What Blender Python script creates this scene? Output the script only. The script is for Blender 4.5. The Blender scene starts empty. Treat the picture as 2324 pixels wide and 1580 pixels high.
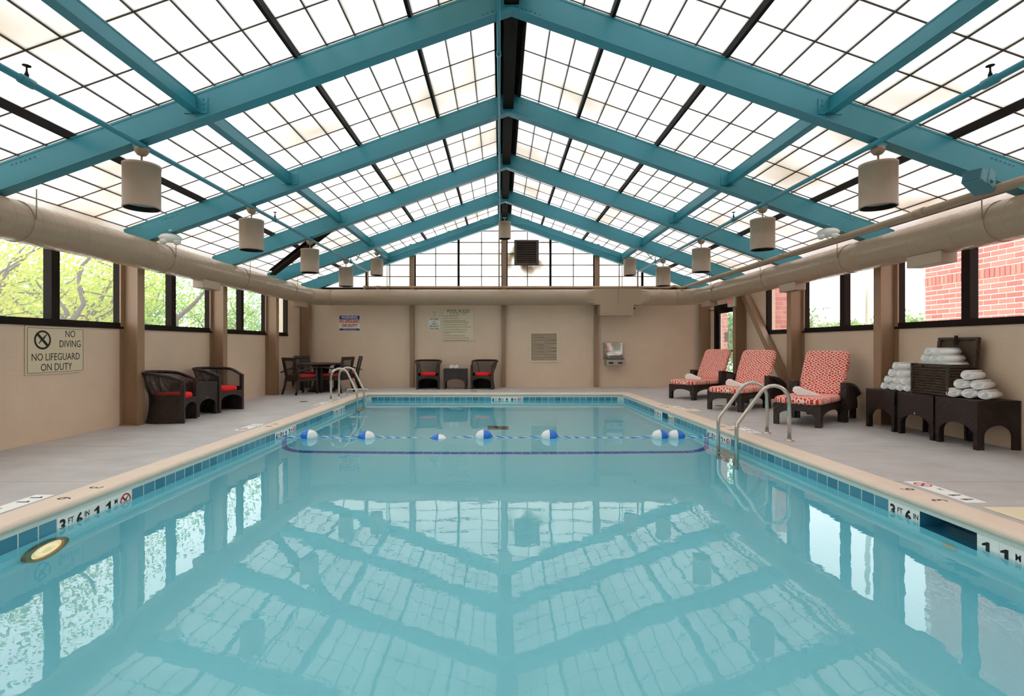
import bpy, math, random
from mathutils import Vector, Matrix
random.seed(7)
SC = bpy.context.scene
COL = SC.collection
PI = math.pi

# ---------------------------------------------------------------- camera, sky, exposure
FPX, VX, VY, CH = 1180.0, 1136.0, 784.0, 1.16          # focal length in px, principal point, camera height
cam_d = bpy.data.cameras.new('camera')
cam_d.sensor_width = 36.0
cam_d.lens = 36.0 * FPX / 2324.0
cam_d.shift_x = (1162.0 - VX) / 2324.0
cam_d.shift_y = (VY - 790.0) / 2324.0
cam_d.clip_start = 0.05
cam_d.clip_end = 400
cam = bpy.data.objects.new('camera', cam_d)
cam.location = (0, 0, CH)
cam.rotation_euler = (PI / 2, 0, 0)
COL.objects.link(cam)
SC.camera = cam

w = bpy.data.worlds.new('overcast_sky')
SC.world = w
w.use_nodes = True
wn = w.node_tree
bg = wn.nodes['Background']
bg.inputs['Color'].default_value = (0.96, 0.98, 1.0, 1)
bg.inputs['Strength'].default_value = 4.05

SC.view_settings.view_transform = 'Standard'
SC.view_settings.look = 'None'
SC.view_settings.exposure = 0.0
SC.view_settings.gamma = 1.0
SC.view_settings.use_curve_mapping = False
SC.cycles.max_bounces = 10
SC.cycles.diffuse_bounces = 6
SC.cycles.glossy_bounces = 4
SC.cycles.transmission_bounces = 8
SC.cycles.transparent_max_bounces = 12
SC.cycles.debug_use_spatial_splits = True
SC.cycles.use_adaptive_sampling = True
SC.cycles.adaptive_threshold = 0.06

# ---------------------------------------------------------------- helpers
def lin(r, g, b):
    f = lambda c: (c / 255.0 / 12.92) if c / 255.0 <= 0.04045 else ((c / 255.0 + 0.055) / 1.055) ** 2.4
    return (f(r), f(g), f(b), 1.0)

def newmat(name):
    m = bpy.data.materials.new(name)
    m.use_nodes = True
    return m, m.node_tree, m.node_tree.nodes['Principled BSDF']

def plain(name, rgb, rough=0.6, metal=0.0, spec=0.5, vary=0.0, vscale=4.0, bump=0.0, bscale=30.0):
    m, nt, p = newmat(name)
    c = lin(*rgb)
    p.inputs['Base Color'].default_value = c
    p.inputs['Roughness'].default_value = rough
    p.inputs['Metallic'].default_value = metal
    p.inputs['Specular IOR Level'].default_value = spec
    if vary or bump:
        tc = nt.nodes.new('ShaderNodeTexCoord')
        if vary:
            n = nt.nodes.new('ShaderNodeTexNoise'); n.inputs['Scale'].default_value = vscale; n.inputs['Detail'].default_value = 2
            nt.links.new(tc.outputs['Object'], n.inputs['Vector'])
            mx = nt.nodes.new('ShaderNodeMix'); mx.data_type = 'RGBA'
            mx.inputs[6].default_value = tuple(x * (1 - vary) for x in c[:3]) + (1,)
            mx.inputs[7].default_value = tuple(min(1, x * (1 + vary)) for x in c[:3]) + (1,)
            nt.links.new(n.outputs['Fac'], mx.inputs[0])
            nt.links.new(mx.outputs[2], p.inputs['Base Color'])
        if bump:
            n = nt.nodes.new('ShaderNodeTexNoise'); n.inputs['Scale'].default_value = bscale; n.inputs['Detail'].default_value = 4
            nt.links.new(tc.outputs['Object'], n.inputs['Vector'])
            b = nt.nodes.new('ShaderNodeBump'); b.inputs['Strength'].default_value = bump; b.inputs['Distance'].default_value = 0.01
            nt.links.new(n.outputs['Fac'], b.inputs['Height'])
            nt.links.new(b.outputs['Normal'], p.inputs['Normal'])
    return m

M = {}
M['teal'] = plain('teal_paint', (58, 142, 158), 0.35, vary=0.06, vscale=1.5)
M['brown'] = plain('brown_paint', (156, 124, 97), 0.45, vary=0.05, vscale=2)
M['duct'] = plain('duct_paint', (174, 149, 125), 0.25, vary=0.05, vscale=2, bump=0.04, bscale=6)
M['ductdark'] = plain('duct_seam', (110, 88, 70), 0.5)
M['lamp'] = plain('lamp_paint', (162, 139, 119), 0.35)
M['dark'] = plain('dark_bronze', (38, 30, 27), 0.6, spec=0.1)
M['louvre'] = plain('louvre_brown', (84, 70, 63), 0.6)
M['bar'] = plain('glazing_bar_paint', (84, 66, 54), 0.7)
M['black'] = plain('black', (14, 13, 13), 0.5)
M['ink'] = plain('sign_ink', (40, 34, 26), 0.6)
M['numink'] = plain('number_ink', (12, 12, 12), 0.4)
M['red'] = plain('red_ink', (190, 20, 22), 0.5)
M['redcloth'] = plain('red_cushion_cloth', (232, 22, 26), 0.85, bump=0.1, bscale=200)
M['darkred'] = plain('dark_red_cloth', (160, 34, 30), 0.85)
M['blue'] = plain('blue_ink', (14, 30, 140), 0.5)
M['sign'] = plain('cream_sign', (222, 206, 176), 0.35)
M['signwhite'] = plain('white_sign', (226, 220, 206), 0.4)
M['steel'] = plain('brushed_steel', (205, 200, 192), 0.22, metal=1.0)
M['steelmatte'] = plain('satin_steel', (190, 184, 174), 0.38, metal=0.9)
M['towel'] = plain('white_terry', (252, 251, 250), 0.95, bump=0.3, bscale=160)
M['white'] = plain('white_plastic', (232, 232, 228), 0.35)
M['whitetile'] = plain('white_tile', (250, 250, 247), 0.5, spec=0.3)
M['band'] = plain('pool_top_band', (222, 228, 220), 0.4, vary=0.04, vscale=8)
M['plaster'] = plain('pool_plaster', (158, 240, 255), 0.8, vary=0.04, vscale=1.2)
M['stripe'] = plain('blue_stripe_tile', (26, 92, 200), 0.2)
M['coping'] = plain('beige_coping', (234, 213, 194), 0.5, vary=0.07, vscale=7, bump=0.1, bscale=60)
M['floatblue'] = plain('float_blue', (30, 120, 225), 0.25)
M['floatwhite'] = plain('float_white', (240, 244, 246), 0.25)
M['grille'] = plain('grille_tan', (176, 156, 132), 0.5)
M['lens'] = plain('lamp_lens', (180, 178, 170), 0.3)
M['pavement'] = plain('pale_pavement', (206, 204, 196), 0.95, vary=0.08, vscale=0.6)
M['bark'] = plain('bark', (92, 82, 76), 0.9, vary=0.2, vscale=12)
M['cream'] = plain('cream_lid', (238, 224, 192), 0.5)
M['exitcase'] = plain('exit_sign_case', (228, 222, 212), 0.4)
M['mortar'] = plain('mortar', (246, 238, 232), 0.9)
M['stoneblock'] = plain('grey_block', (186, 186, 188), 0.9, vary=0.1, vscale=5)
M['ground'] = plain('bronze_grate', (96, 88, 78), 0.6)
M['speaker'] = plain('speaker_teal', (84, 140, 152), 0.5)
M['grillecloth'] = plain('speaker_grille', (60, 104, 116), 0.8)

def mat_wall(name, rgb):
    m, nt, p = newmat(name)
    p.inputs['Roughness'].default_value = 0.55
    tc = nt.nodes.new('ShaderNodeTexCoord')
    mp = nt.nodes.new('ShaderNodeMapping')
    sep = nt.nodes.new('ShaderNodeSeparateXYZ'); nt.links.new(tc.outputs['Object'], sep.inputs[0])
    add = nt.nodes.new('ShaderNodeMath'); add.operation = 'ADD'
    nt.links.new(sep.outputs['X'], add.inputs[0]); nt.links.new(sep.outputs['Y'], add.inputs[1])
    cmb = nt.nodes.new('ShaderNodeCombineXYZ')
    nt.links.new(add.outputs[0], cmb.inputs['X']); nt.links.new(sep.outputs['Z'], cmb.inputs['Y'])
    br = nt.nodes.new('ShaderNodeTexBrick')
    br.inputs['Scale'].default_value = 1.0
    br.inputs['Brick Width'].default_value = 0.405; br.inputs['Row Height'].default_value = 0.203
    br.inputs['Mortar Size'].default_value = 0.006; br.inputs['Mortar Smooth'].default_value = 0.8
    br.inputs['Color1'].default_value = (1, 1, 1, 1); br.inputs['Color2'].default_value = (0.96, 0.96, 0.96, 1)
    br.inputs['Mortar'].default_value = (0.55, 0.55, 0.55, 1)
    nt.links.new(cmb.outputs[0], br.inputs['Vector'])
    n = nt.nodes.new('ShaderNodeTexNoise'); n.inputs['Scale'].default_value = 3; n.inputs['Detail'].default_value = 2
    nt.links.new(tc.outputs['Object'], n.inputs['Vector'])
    n2 = nt.nodes.new('ShaderNodeTexNoise'); n2.inputs['Scale'].default_value = 45; n2.inputs['Detail'].default_value = 3
    nt.links.new(tc.outputs['Object'], n2.inputs['Vector'])
    mx = nt.nodes.new('ShaderNodeMix'); mx.data_type = 'RGBA'
    c = lin(*rgb)
    mx.inputs[6].default_value = tuple(x * 0.94 for x in c[:3]) + (1,); mx.inputs[7].default_value = tuple(x * 1.06 for x in c[:3]) + (1,)
    nt.links.new(n.outputs['Fac'], mx.inputs[0]); nt.links.new(mx.outputs[2], p.inputs['Base Color'])
    ad = nt.nodes.new('ShaderNodeMath'); ad.operation = 'MULTIPLY_ADD'; ad.inputs[1].default_value = 0.25
    nt.links.new(n2.outputs['Fac'], ad.inputs[0]); nt.links.new(br.outputs['Color'], ad.inputs[2])
    b = nt.nodes.new('ShaderNodeBump'); b.inputs['Strength'].default_value = 0.22; b.inputs['Distance'].default_value = 0.012
    nt.links.new(ad.outputs[0], b.inputs['Height']); nt.links.new(b.outputs['Normal'], p.inputs['Normal'])
    return m
M['wall'] = mat_wall('painted_block_wall', (222, 196, 171))

def mat_deck():
    m, nt, p = newmat('grey_deck')
    p.inputs['Roughness'].default_value = 0.55
    tc = nt.nodes.new('ShaderNodeTexCoord')
    mp = nt.nodes.new('ShaderNodeMapping'); mp.inputs['Scale'].default_value = (0.9, 1.5, 1)
    nt.links.new(tc.outputs['Object'], mp.inputs[0])
    n = nt.nodes.new('ShaderNodeTexNoise'); n.inputs['Scale'].default_value = 2.2; n.inputs['Detail'].default_value = 3; n.inputs['Roughness'].default_value = 0.65
    nt.links.new(mp.outputs[0], n.inputs['Vector'])
    r = nt.nodes.new('ShaderNodeValToRGB')
    r.color_ramp.elements[0].position = 0.3; r.color_ramp.elements[0].color = lin(180, 175, 174)
    r.color_ramp.elements[1].position = 0.72; r.color_ramp.elements[1].color = lin(200, 194, 192)
    nt.links.new(n.outputs['Fac'], r.inputs[0])
    sep = nt.nodes.new('ShaderNodeSeparateXYZ'); nt.links.new(tc.outputs['Object'], sep.inputs[0])
    # saw-cut joints across the deck
    tot = None
    for yv in (4.42, 5.97, 1.6):
        s = nt.nodes.new('ShaderNodeMath'); s.operation = 'COMPARE'; s.inputs[1].default_value = yv; s.inputs[2].default_value = 0.004
        nt.links.new(sep.outputs['Y'], s.inputs[0])
        if tot is None: tot = s.outputs[0]
        else:
            a = nt.nodes.new('ShaderNodeMath'); a.operation = 'MAXIMUM'
            nt.links.new(tot, a.inputs[0]); nt.links.new(s.outputs[0], a.inputs[1]); tot = a.outputs[0]
    mx = nt.nodes.new('ShaderNodeMix'); mx.data_type = 'RGBA'
    nt.links.new(tot, mx.inputs[0]); nt.links.new(r.outputs[0], mx.inputs[6]); mx.inputs[7].default_value = lin(140, 128, 120)
    nt.links.new(mx.outputs[2], p.inputs['Base Color'])
    b = nt.nodes.new('ShaderNodeBump'); b.inputs['Strength'].default_value = 0.1; b.inputs['Distance'].default_value = 0.01
    n2 = nt.nodes.new('ShaderNodeTexNoise'); n2.inputs['Scale'].default_value = 60
    nt.links.new(tc.outputs['Object'], n2.inputs['Vector']); nt.links.new(n2.outputs['Fac'], b.inputs['Height'])
    nt.links.new(b.outputs['Normal'], p.inputs['Normal'])
    return m
M['deck'] = mat_deck()

def mat_panel(name, amount, refl=0.46):
    # translucent fibreglass sheet with brownish weather stains
    m = bpy.data.materials.new(name); m.use_nodes = True
    nt = m.node_tree; nt.nodes.clear()
    out = nt.nodes.new('ShaderNodeOutputMaterial')
    tr = nt.nodes.new('ShaderNodeBsdfTranslucent'); df = nt.nodes.new('ShaderNodeBsdfDiffuse')
    mix = nt.nodes.new('ShaderNodeMixShader'); mix.inputs[0].default_value = refl
    geo = nt.nodes.new('ShaderNodeNewGeometry')
    n = nt.nodes.new('ShaderNodeTexNoise'); n.inputs['Scale'].default_value = 0.9; n.inputs['Detail'].default_value = 2
    nt.links.new(geo.outputs['Position'], n.inputs['Vector'])
    r = nt.nodes.new('ShaderNodeValToRGB')
    r.color_ramp.elements[0].position = 0.50; r.color_ramp.elements[0].color = (0, 0, 0, 1)
    r.color_ramp.elements[1].position = 0.78; r.color_ramp.elements[1].color = (amount, amount, amount, 1)
    nt.links.new(n.outputs['Fac'], r.inputs[0])
    mx = nt.nodes.new('ShaderNodeMix'); mx.data_type = 'RGBA'
    mx.inputs[6].default_value = (0.96, 0.945, 0.925, 1); mx.inputs[7].default_value = (0.62, 0.5, 0.36, 1)
    nt.links.new(r.outputs[0], mx.inputs[0])
    nt.links.new(mx.outputs[2], tr.inputs[0]); nt.links.new(mx.outputs[2], df.inputs[0])
    nt.links.new(tr.outputs[0], mix.inputs[1]); nt.links.new(df.outputs[0], mix.inputs[2])
    nt.links.new(mix.outputs[0], out.inputs[0])
    return m
M['panel'] = mat_panel('roof_panel_fibreglass', 0.55)
M['gpanel'] = mat_panel('gable_panel_fibreglass', 0.25, 0.25)
def soot(m, cx, cz):
    nt = m.node_tree
    mx0 = next(n for n in nt.nodes if n.bl_idname == 'ShaderNodeMix')
    geo = nt.nodes.new('ShaderNodeNewGeometry')
    sub = nt.nodes.new('ShaderNodeVectorMath'); sub.operation = 'SUBTRACT'; sub.inputs[1].default_value = (cx, 14.47, cz)
    nt.links.new(geo.outputs['Position'], sub.inputs[0])
    ln_ = nt.nodes.new('ShaderNodeVectorMath'); ln_.operation = 'LENGTH'; nt.links.new(sub.outputs[0], ln_.inputs[0])
    mr = nt.nodes.new('ShaderNodeMapRange'); mr.inputs['From Min'].default_value = 0.38; mr.inputs['From Max'].default_value = 0.85; mr.inputs['To Min'].default_value = 1.0; mr.inputs['To Max'].default_value = 0.0
    nt.links.new(ln_.outputs['Value'], mr.inputs['Value'])
    no = nt.nodes.new('ShaderNodeTexNoise'); no.inputs['Scale'].default_value = 2.6; no.inputs['Detail'].default_value = 2
    nt.links.new(geo.outputs['Position'], no.inputs['Vector'])
    mr2 = nt.nodes.new('ShaderNodeMapRange'); mr2.inputs['From Min'].default_value = 0.42; mr2.inputs['From Max'].default_value = 0.66
    nt.links.new(no.outputs['Fac'], mr2.inputs['Value'])
    mu = nt.nodes.new('ShaderNodeMath'); mu.operation = 'MULTIPLY'; nt.links.new(mr.outputs[0], mu.inputs[0]); nt.links.new(mr2.outputs[0], mu.inputs[1])
    mx = nt.nodes.new('ShaderNodeMix'); mx.data_type = 'RGBA'; nt.links.new(mu.outputs[0], mx.inputs[0]); nt.links.new(mx0.outputs[2], mx.inputs[6]); mx.inputs[7].default_value = (0.26, 0.19, 0.12, 1)
    for n in nt.nodes:
        if n.bl_idname in ('ShaderNodeBsdfTranslucent', 'ShaderNodeBsdfDiffuse'): nt.links.new(mx.outputs[2], n.inputs[0])
soot(M['gpanel'], 0.72, 3.74)

def mat_glass():
    m = bpy.data.materials.new('window_glass'); m.use_nodes = True
    nt = m.node_tree; nt.nodes.clear()
    out = nt.nodes.new('ShaderNodeOutputMaterial')
    t = nt.nodes.new('ShaderNodeBsdfTransparent'); t.inputs[0].default_value = (0.95, 0.97, 0.96, 1)
    g = nt.nodes.new('ShaderNodeBsdfGlossy'); g.inputs['Roughness'].default_value = 0.01
    lw = nt.nodes.new('ShaderNodeLayerWeight'); lw.inputs[0].default_value = 0.5
    fr = nt.nodes.new('ShaderNodeMath'); fr.operation = 'POWER'; fr.inputs[1].default_value = 6.0
    nt.links.new(lw.outputs['Facing'], fr.inputs[0])
    # faint condensation haze on the glass
    d = nt.nodes.new('ShaderNodeBsdfTranslucent'); d.inputs[0].default_value = (0.9, 0.92, 0.93, 1)
    hz = nt.nodes.new('ShaderNodeMixShader'); hz.inputs[0].default_value = 0.045
    mix = nt.nodes.new('ShaderNodeMixShader')
    nt.links.new(t.outputs[0], hz.inputs[1]); nt.links.new(d.outputs[0], hz.inputs[2])
    nt.links.new(fr.outputs[0], mix.inputs[0]); nt.links.new(hz.outputs[0], mix.inputs[1]); nt.links.new(g.outputs[0], mix.inputs[2])
    nt.links.new(mix.outputs[0], out.inputs[0])
    return m
M['glass'] = mat_glass()

def mat_water():
    m = bpy.data.materials.new('pool_water_clear'); m.use_nodes = True
    nt = m.node_tree; nt.nodes.clear()
    out = nt.nodes.new('ShaderNodeOutputMaterial')
    g = nt.nodes.new('ShaderNodeBsdfGlass'); g.inputs['IOR'].default_value = 1.333; g.inputs['Roughness'].default_value = 0.0
    g.inputs['Color'].default_value = (1, 1, 1, 1)
    tc = nt.nodes.new('ShaderNodeTexCoord')
    n1 = nt.nodes.new('ShaderNodeTexNoise'); n1.inputs['Scale'].default_value = 1.6; n1.inputs['Detail'].default_value = 2.0
    n2 = nt.nodes.new('ShaderNodeTexNoise'); n2.inputs['Scale'].default_value = 9.0; n2.inputs['Detail'].default_value = 2.0
    nt.links.new(tc.outputs['Object'], n1.inputs['Vector']); nt.links.new(tc.outputs['Object'], n2.inputs['Vector'])
    ma = nt.nodes.new('ShaderNodeMath'); ma.operation = 'MULTIPLY_ADD'; ma.inputs[1].default_value = 0.12
    nt.links.new(n2.outputs['Fac'], ma.inputs[0]); nt.links.new(n1.outputs['Fac'], ma.inputs[2])
    b = nt.nodes.new('ShaderNodeBump'); b.inputs['Strength'].default_value = 0.042; b.inputs['Distance'].default_value = 0.06
    nt.links.new(ma.outputs[0], b.inputs['Height']); nt.links.new(b.outputs['Normal'], g.inputs['Normal'])
    nt.links.new(g.outputs[0], out.inputs['Surface'])
    return m
M['water'] = mat_water()

def mat_tile():
    m, nt, p = newmat('blue_waterline_tile')
    p.inputs['Roughness'].default_value = 0.12
    oi = nt.nodes.new('ShaderNodeObjectInfo')
    r = nt.nodes.new('ShaderNodeValToRGB')
    r.color_ramp.elements[0].color = lin(56, 128, 156); r.color_ramp.elements[1].color = lin(88, 156, 180)
    nt.links.new(oi.outputs['Random'], r.inputs[0]); nt.links.new(r.outputs[0], p.inputs['Base Color'])
    return m
M['tile'] = mat_tile()

def mat_brick():
    m, nt, p = newmat('red_brick')
    p.inputs['Roughness'].default_value = 0.9
    oi = nt.nodes.new('ShaderNodeObjectInfo')
    r = nt.nodes.new('ShaderNodeValToRGB')
    r.color_ramp.elements[0].color = lin(178, 100, 88); r.color_ramp.elements[1].color = lin(208, 136, 120)
    nt.links.new(oi.outputs['Random'], r.inputs[0]); nt.links.new(r.outputs[0], p.inputs['Base Color'])
    return m
M['brick'] = mat_brick()

def mat_wicker(name, rgb, scale=22.0, alpha=False):
    m, nt, p = newmat(name)
    p.inputs['Roughness'].default_value = 0.42
    tc = nt.nodes.new('ShaderNodeTexCoord')
    wv = nt.nodes.new('ShaderNodeTexWave'); wv.wave_type = 'BANDS'; wv.bands_direction = 'DIAGONAL'
    wv.inputs['Scale'].default_value = scale; wv.inputs['Distortion'].default_value = 0.3
    nt.links.new(tc.outputs['Object'], wv.inputs['Vector'])
    mx = nt.nodes.new('ShaderNodeMix'); mx.data_type = 'RGBA'
    c = lin(*rgb)
    mx.inputs[6].default_value = tuple(x * 0.45 for x in c[:3]) + (1,); mx.inputs[7].default_value = c
    nt.links.new(wv.outputs['Fac'], mx.inputs[0]); nt.links.new(mx.outputs[2], p.inputs['Base Color'])
    b = nt.nodes.new('ShaderNodeBump'); b.inputs['Strength'].default_value = 0.6; b.inputs['Distance'].default_value = 0.006
    nt.links.new(wv.outputs['Fac'], b.inputs['Height']); nt.links.new(b.outputs['Normal'], p.inputs['Normal'])
    return m
M['wicker'] = mat_wicker('dark_wicker', (52, 37, 32))
M['trunkwicker'] = mat_wicker('trunk_wicker', (84, 64, 48), 30)

def mat_mesh():
    # open cane weave: square holes between dark strands
    m, nt, p = newmat('open_cane_weave')
    p.inputs['Base Color'].default_value = lin(46, 33, 29); p.inputs['Roughness'].default_value = 0.5
    uv = nt.nodes.new('ShaderNodeUVMap')
    sep = nt.nodes.new('ShaderNodeSeparateXYZ'); nt.links.new(uv.outputs[0], sep.inputs[0])
    fac = []
    for ax in ('X', 'Y'):
        mu = nt.nodes.new('ShaderNodeMath'); mu.operation = 'MULTIPLY'; mu.inputs[1].default_value = 80.0
        nt.links.new(sep.outputs[ax], mu.inputs[0])
        fr = nt.nodes.new('ShaderNodeMath'); fr.operation = 'FRACT'; nt.links.new(mu.outputs[0], fr.inputs[0])
        g = nt.nodes.new('ShaderNodeMath'); g.operation = 'GREATER_THAN'; g.inputs[1].default_value = 0.42
        nt.links.new(fr.outputs[0], g.inputs[0]); fac.append(g)
    mu = nt.nodes.new('ShaderNodeMath'); mu.operation = 'MULTIPLY'
    nt.links.new(fac[0].outputs[0], mu.inputs[0]); nt.links.new(fac[1].outputs[0], mu.inputs[1])
    inv = nt.nodes.new('ShaderNodeMath'); inv.operation = 'SUBTRACT'; inv.inputs[0].default_value = 1.0
    nt.links.new(mu.outputs[0], inv.inputs[1]); nt.links.new(inv.outputs[0], p.inputs['Alpha'])
    return m
M['cane'] = mat_mesh()

def mat_pattern():
    m, nt, p = newmat('red_net_pattern_cloth')
    p.inputs['Roughness'].default_value = 0.9
    tc = nt.nodes.new('ShaderNodeTexCoord')
    mp = nt.nodes.new('ShaderNodeMapping'); mp.inputs['Scale'].default_value = (29, 21, 29); mp.inputs['Rotation'].default_value = (0, 0, PI / 4)
    nt.links.new(tc.outputs['Object'], mp.inputs[0])
    v = nt.nodes.new('ShaderNodeTexVoronoi'); v.voronoi_dimensions = '2D'; v.feature = 'DISTANCE_TO_EDGE'; v.inputs['Scale'].default_value = 1.0; v.inputs['Randomness'].default_value = 0.6
    nt.links.new(mp.outputs[0], v.inputs['Vector'])
    g = nt.nodes.new('ShaderNodeValToRGB')
    g.color_ramp.elements[0].position = 0.115; g.color_ramp.elements[0].color = lin(250, 226, 210)
    g.color_ramp.elements[1].position = 0.15; g.color_ramp.elements[1].color = lin(226, 56, 44)
    nt.links.new(v.outputs['Distance'], g.inputs[0]); nt.links.new(g.outputs[0], p.inputs['Base Color'])
    return m
M['pattern'] = mat_pattern()

def mat_leaf(name, a, b, tr=0.55):
    m = bpy.data.materials.new(name); m.use_nodes = True
    nt = m.node_tree; nt.nodes.clear()
    out = nt.nodes.new('ShaderNodeOutputMaterial')
    geo = nt.nodes.new('ShaderNodeNewGeometry')
    n = nt.nodes.new('ShaderNodeTexNoise'); n.inputs['Scale'].default_value = 1.7
    nt.links.new(geo.outputs['Position'], n.inputs['Vector'])
    r = nt.nodes.new('ShaderNodeValToRGB')
    r.color_ramp.elements[0].position = 0.35; r.color_ramp.elements[0].color = lin(*a)
    r.color_ramp.elements[1].position = 0.65; r.color_ramp.elements[1].color = lin(*b)
    nt.links.new(n.outputs['Fac'], r.inputs[0])
    d = nt.nodes.new('ShaderNodeBsdfDiffuse'); t = nt.nodes.new('ShaderNodeBsdfTranslucent')
    nt.links.new(r.outputs[0], d.inputs[0]); nt.links.new(r.outputs[0], t.inputs[0])
    mix = nt.nodes.new('ShaderNodeMixShader'); mix.inputs[0].default_value = tr
    nt.links.new(d.outputs[0], mix.inputs[1]); nt.links.new(t.outputs[0], mix.inputs[2])
    nt.links.new(mix.outputs[0], out.inputs[0])
    return m
M['leafY'] = mat_leaf('yellow_green_leaves', (150, 172, 58), (206, 198, 92))
M['leafG'] = mat_leaf('green_leaves', (104, 152, 62), (170, 190, 92))
M['leafD'] = mat_leaf('deep_green_leaves', (70, 130, 60), (126, 176, 92))
M['leafB'] = mat_leaf('pale_shrub_leaves', (120, 150, 92), (172, 184, 132))
M['leafP'] = mat_leaf('pale_blue_green_needles', (120, 150, 140), (160, 184, 168))

def mat_emit(name, rgb, strength):
    m, nt, p = newmat(name)
    p.inputs['Base Color'].default_value = lin(*rgb)
    p.inputs['Emission Color'].default_value = lin(*rgb)
    p.inputs['Emission Strength'].default_value = strength
    m.cycles.emission_sampling = 'NONE'
    return m
M['poollamp'] = mat_emit('lit_pool_lamp_lens', (255, 226, 170), 1.0)
_nt = M['poollamp'].node_tree
_v = _nt.nodes.new('ShaderNodeTexVoronoi'); _v.inputs['Scale'].default_value = 70.0; _v.inputs['Randomness'].default_value = 0.2
_tc = _nt.nodes.new('ShaderNodeTexCoord'); _nt.links.new(_tc.outputs['Object'], _v.inputs['Vector'])
_r = _nt.nodes.new('ShaderNodeMapRange'); _r.inputs['From Max'].default_value = 0.7; _r.inputs['To Min'].default_value = 1.5; _r.inputs['To Max'].default_value = 0.35
_nt.links.new(_v.outputs['Distance'], _r.inputs['Value']); _nt.links.new(_r.outputs[0], _nt.nodes['Principled BSDF'].inputs['Emission Strength'])
M['exitred'] = mat_emit('lit_exit_letters', (250, 60, 36), 0.5)

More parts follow.
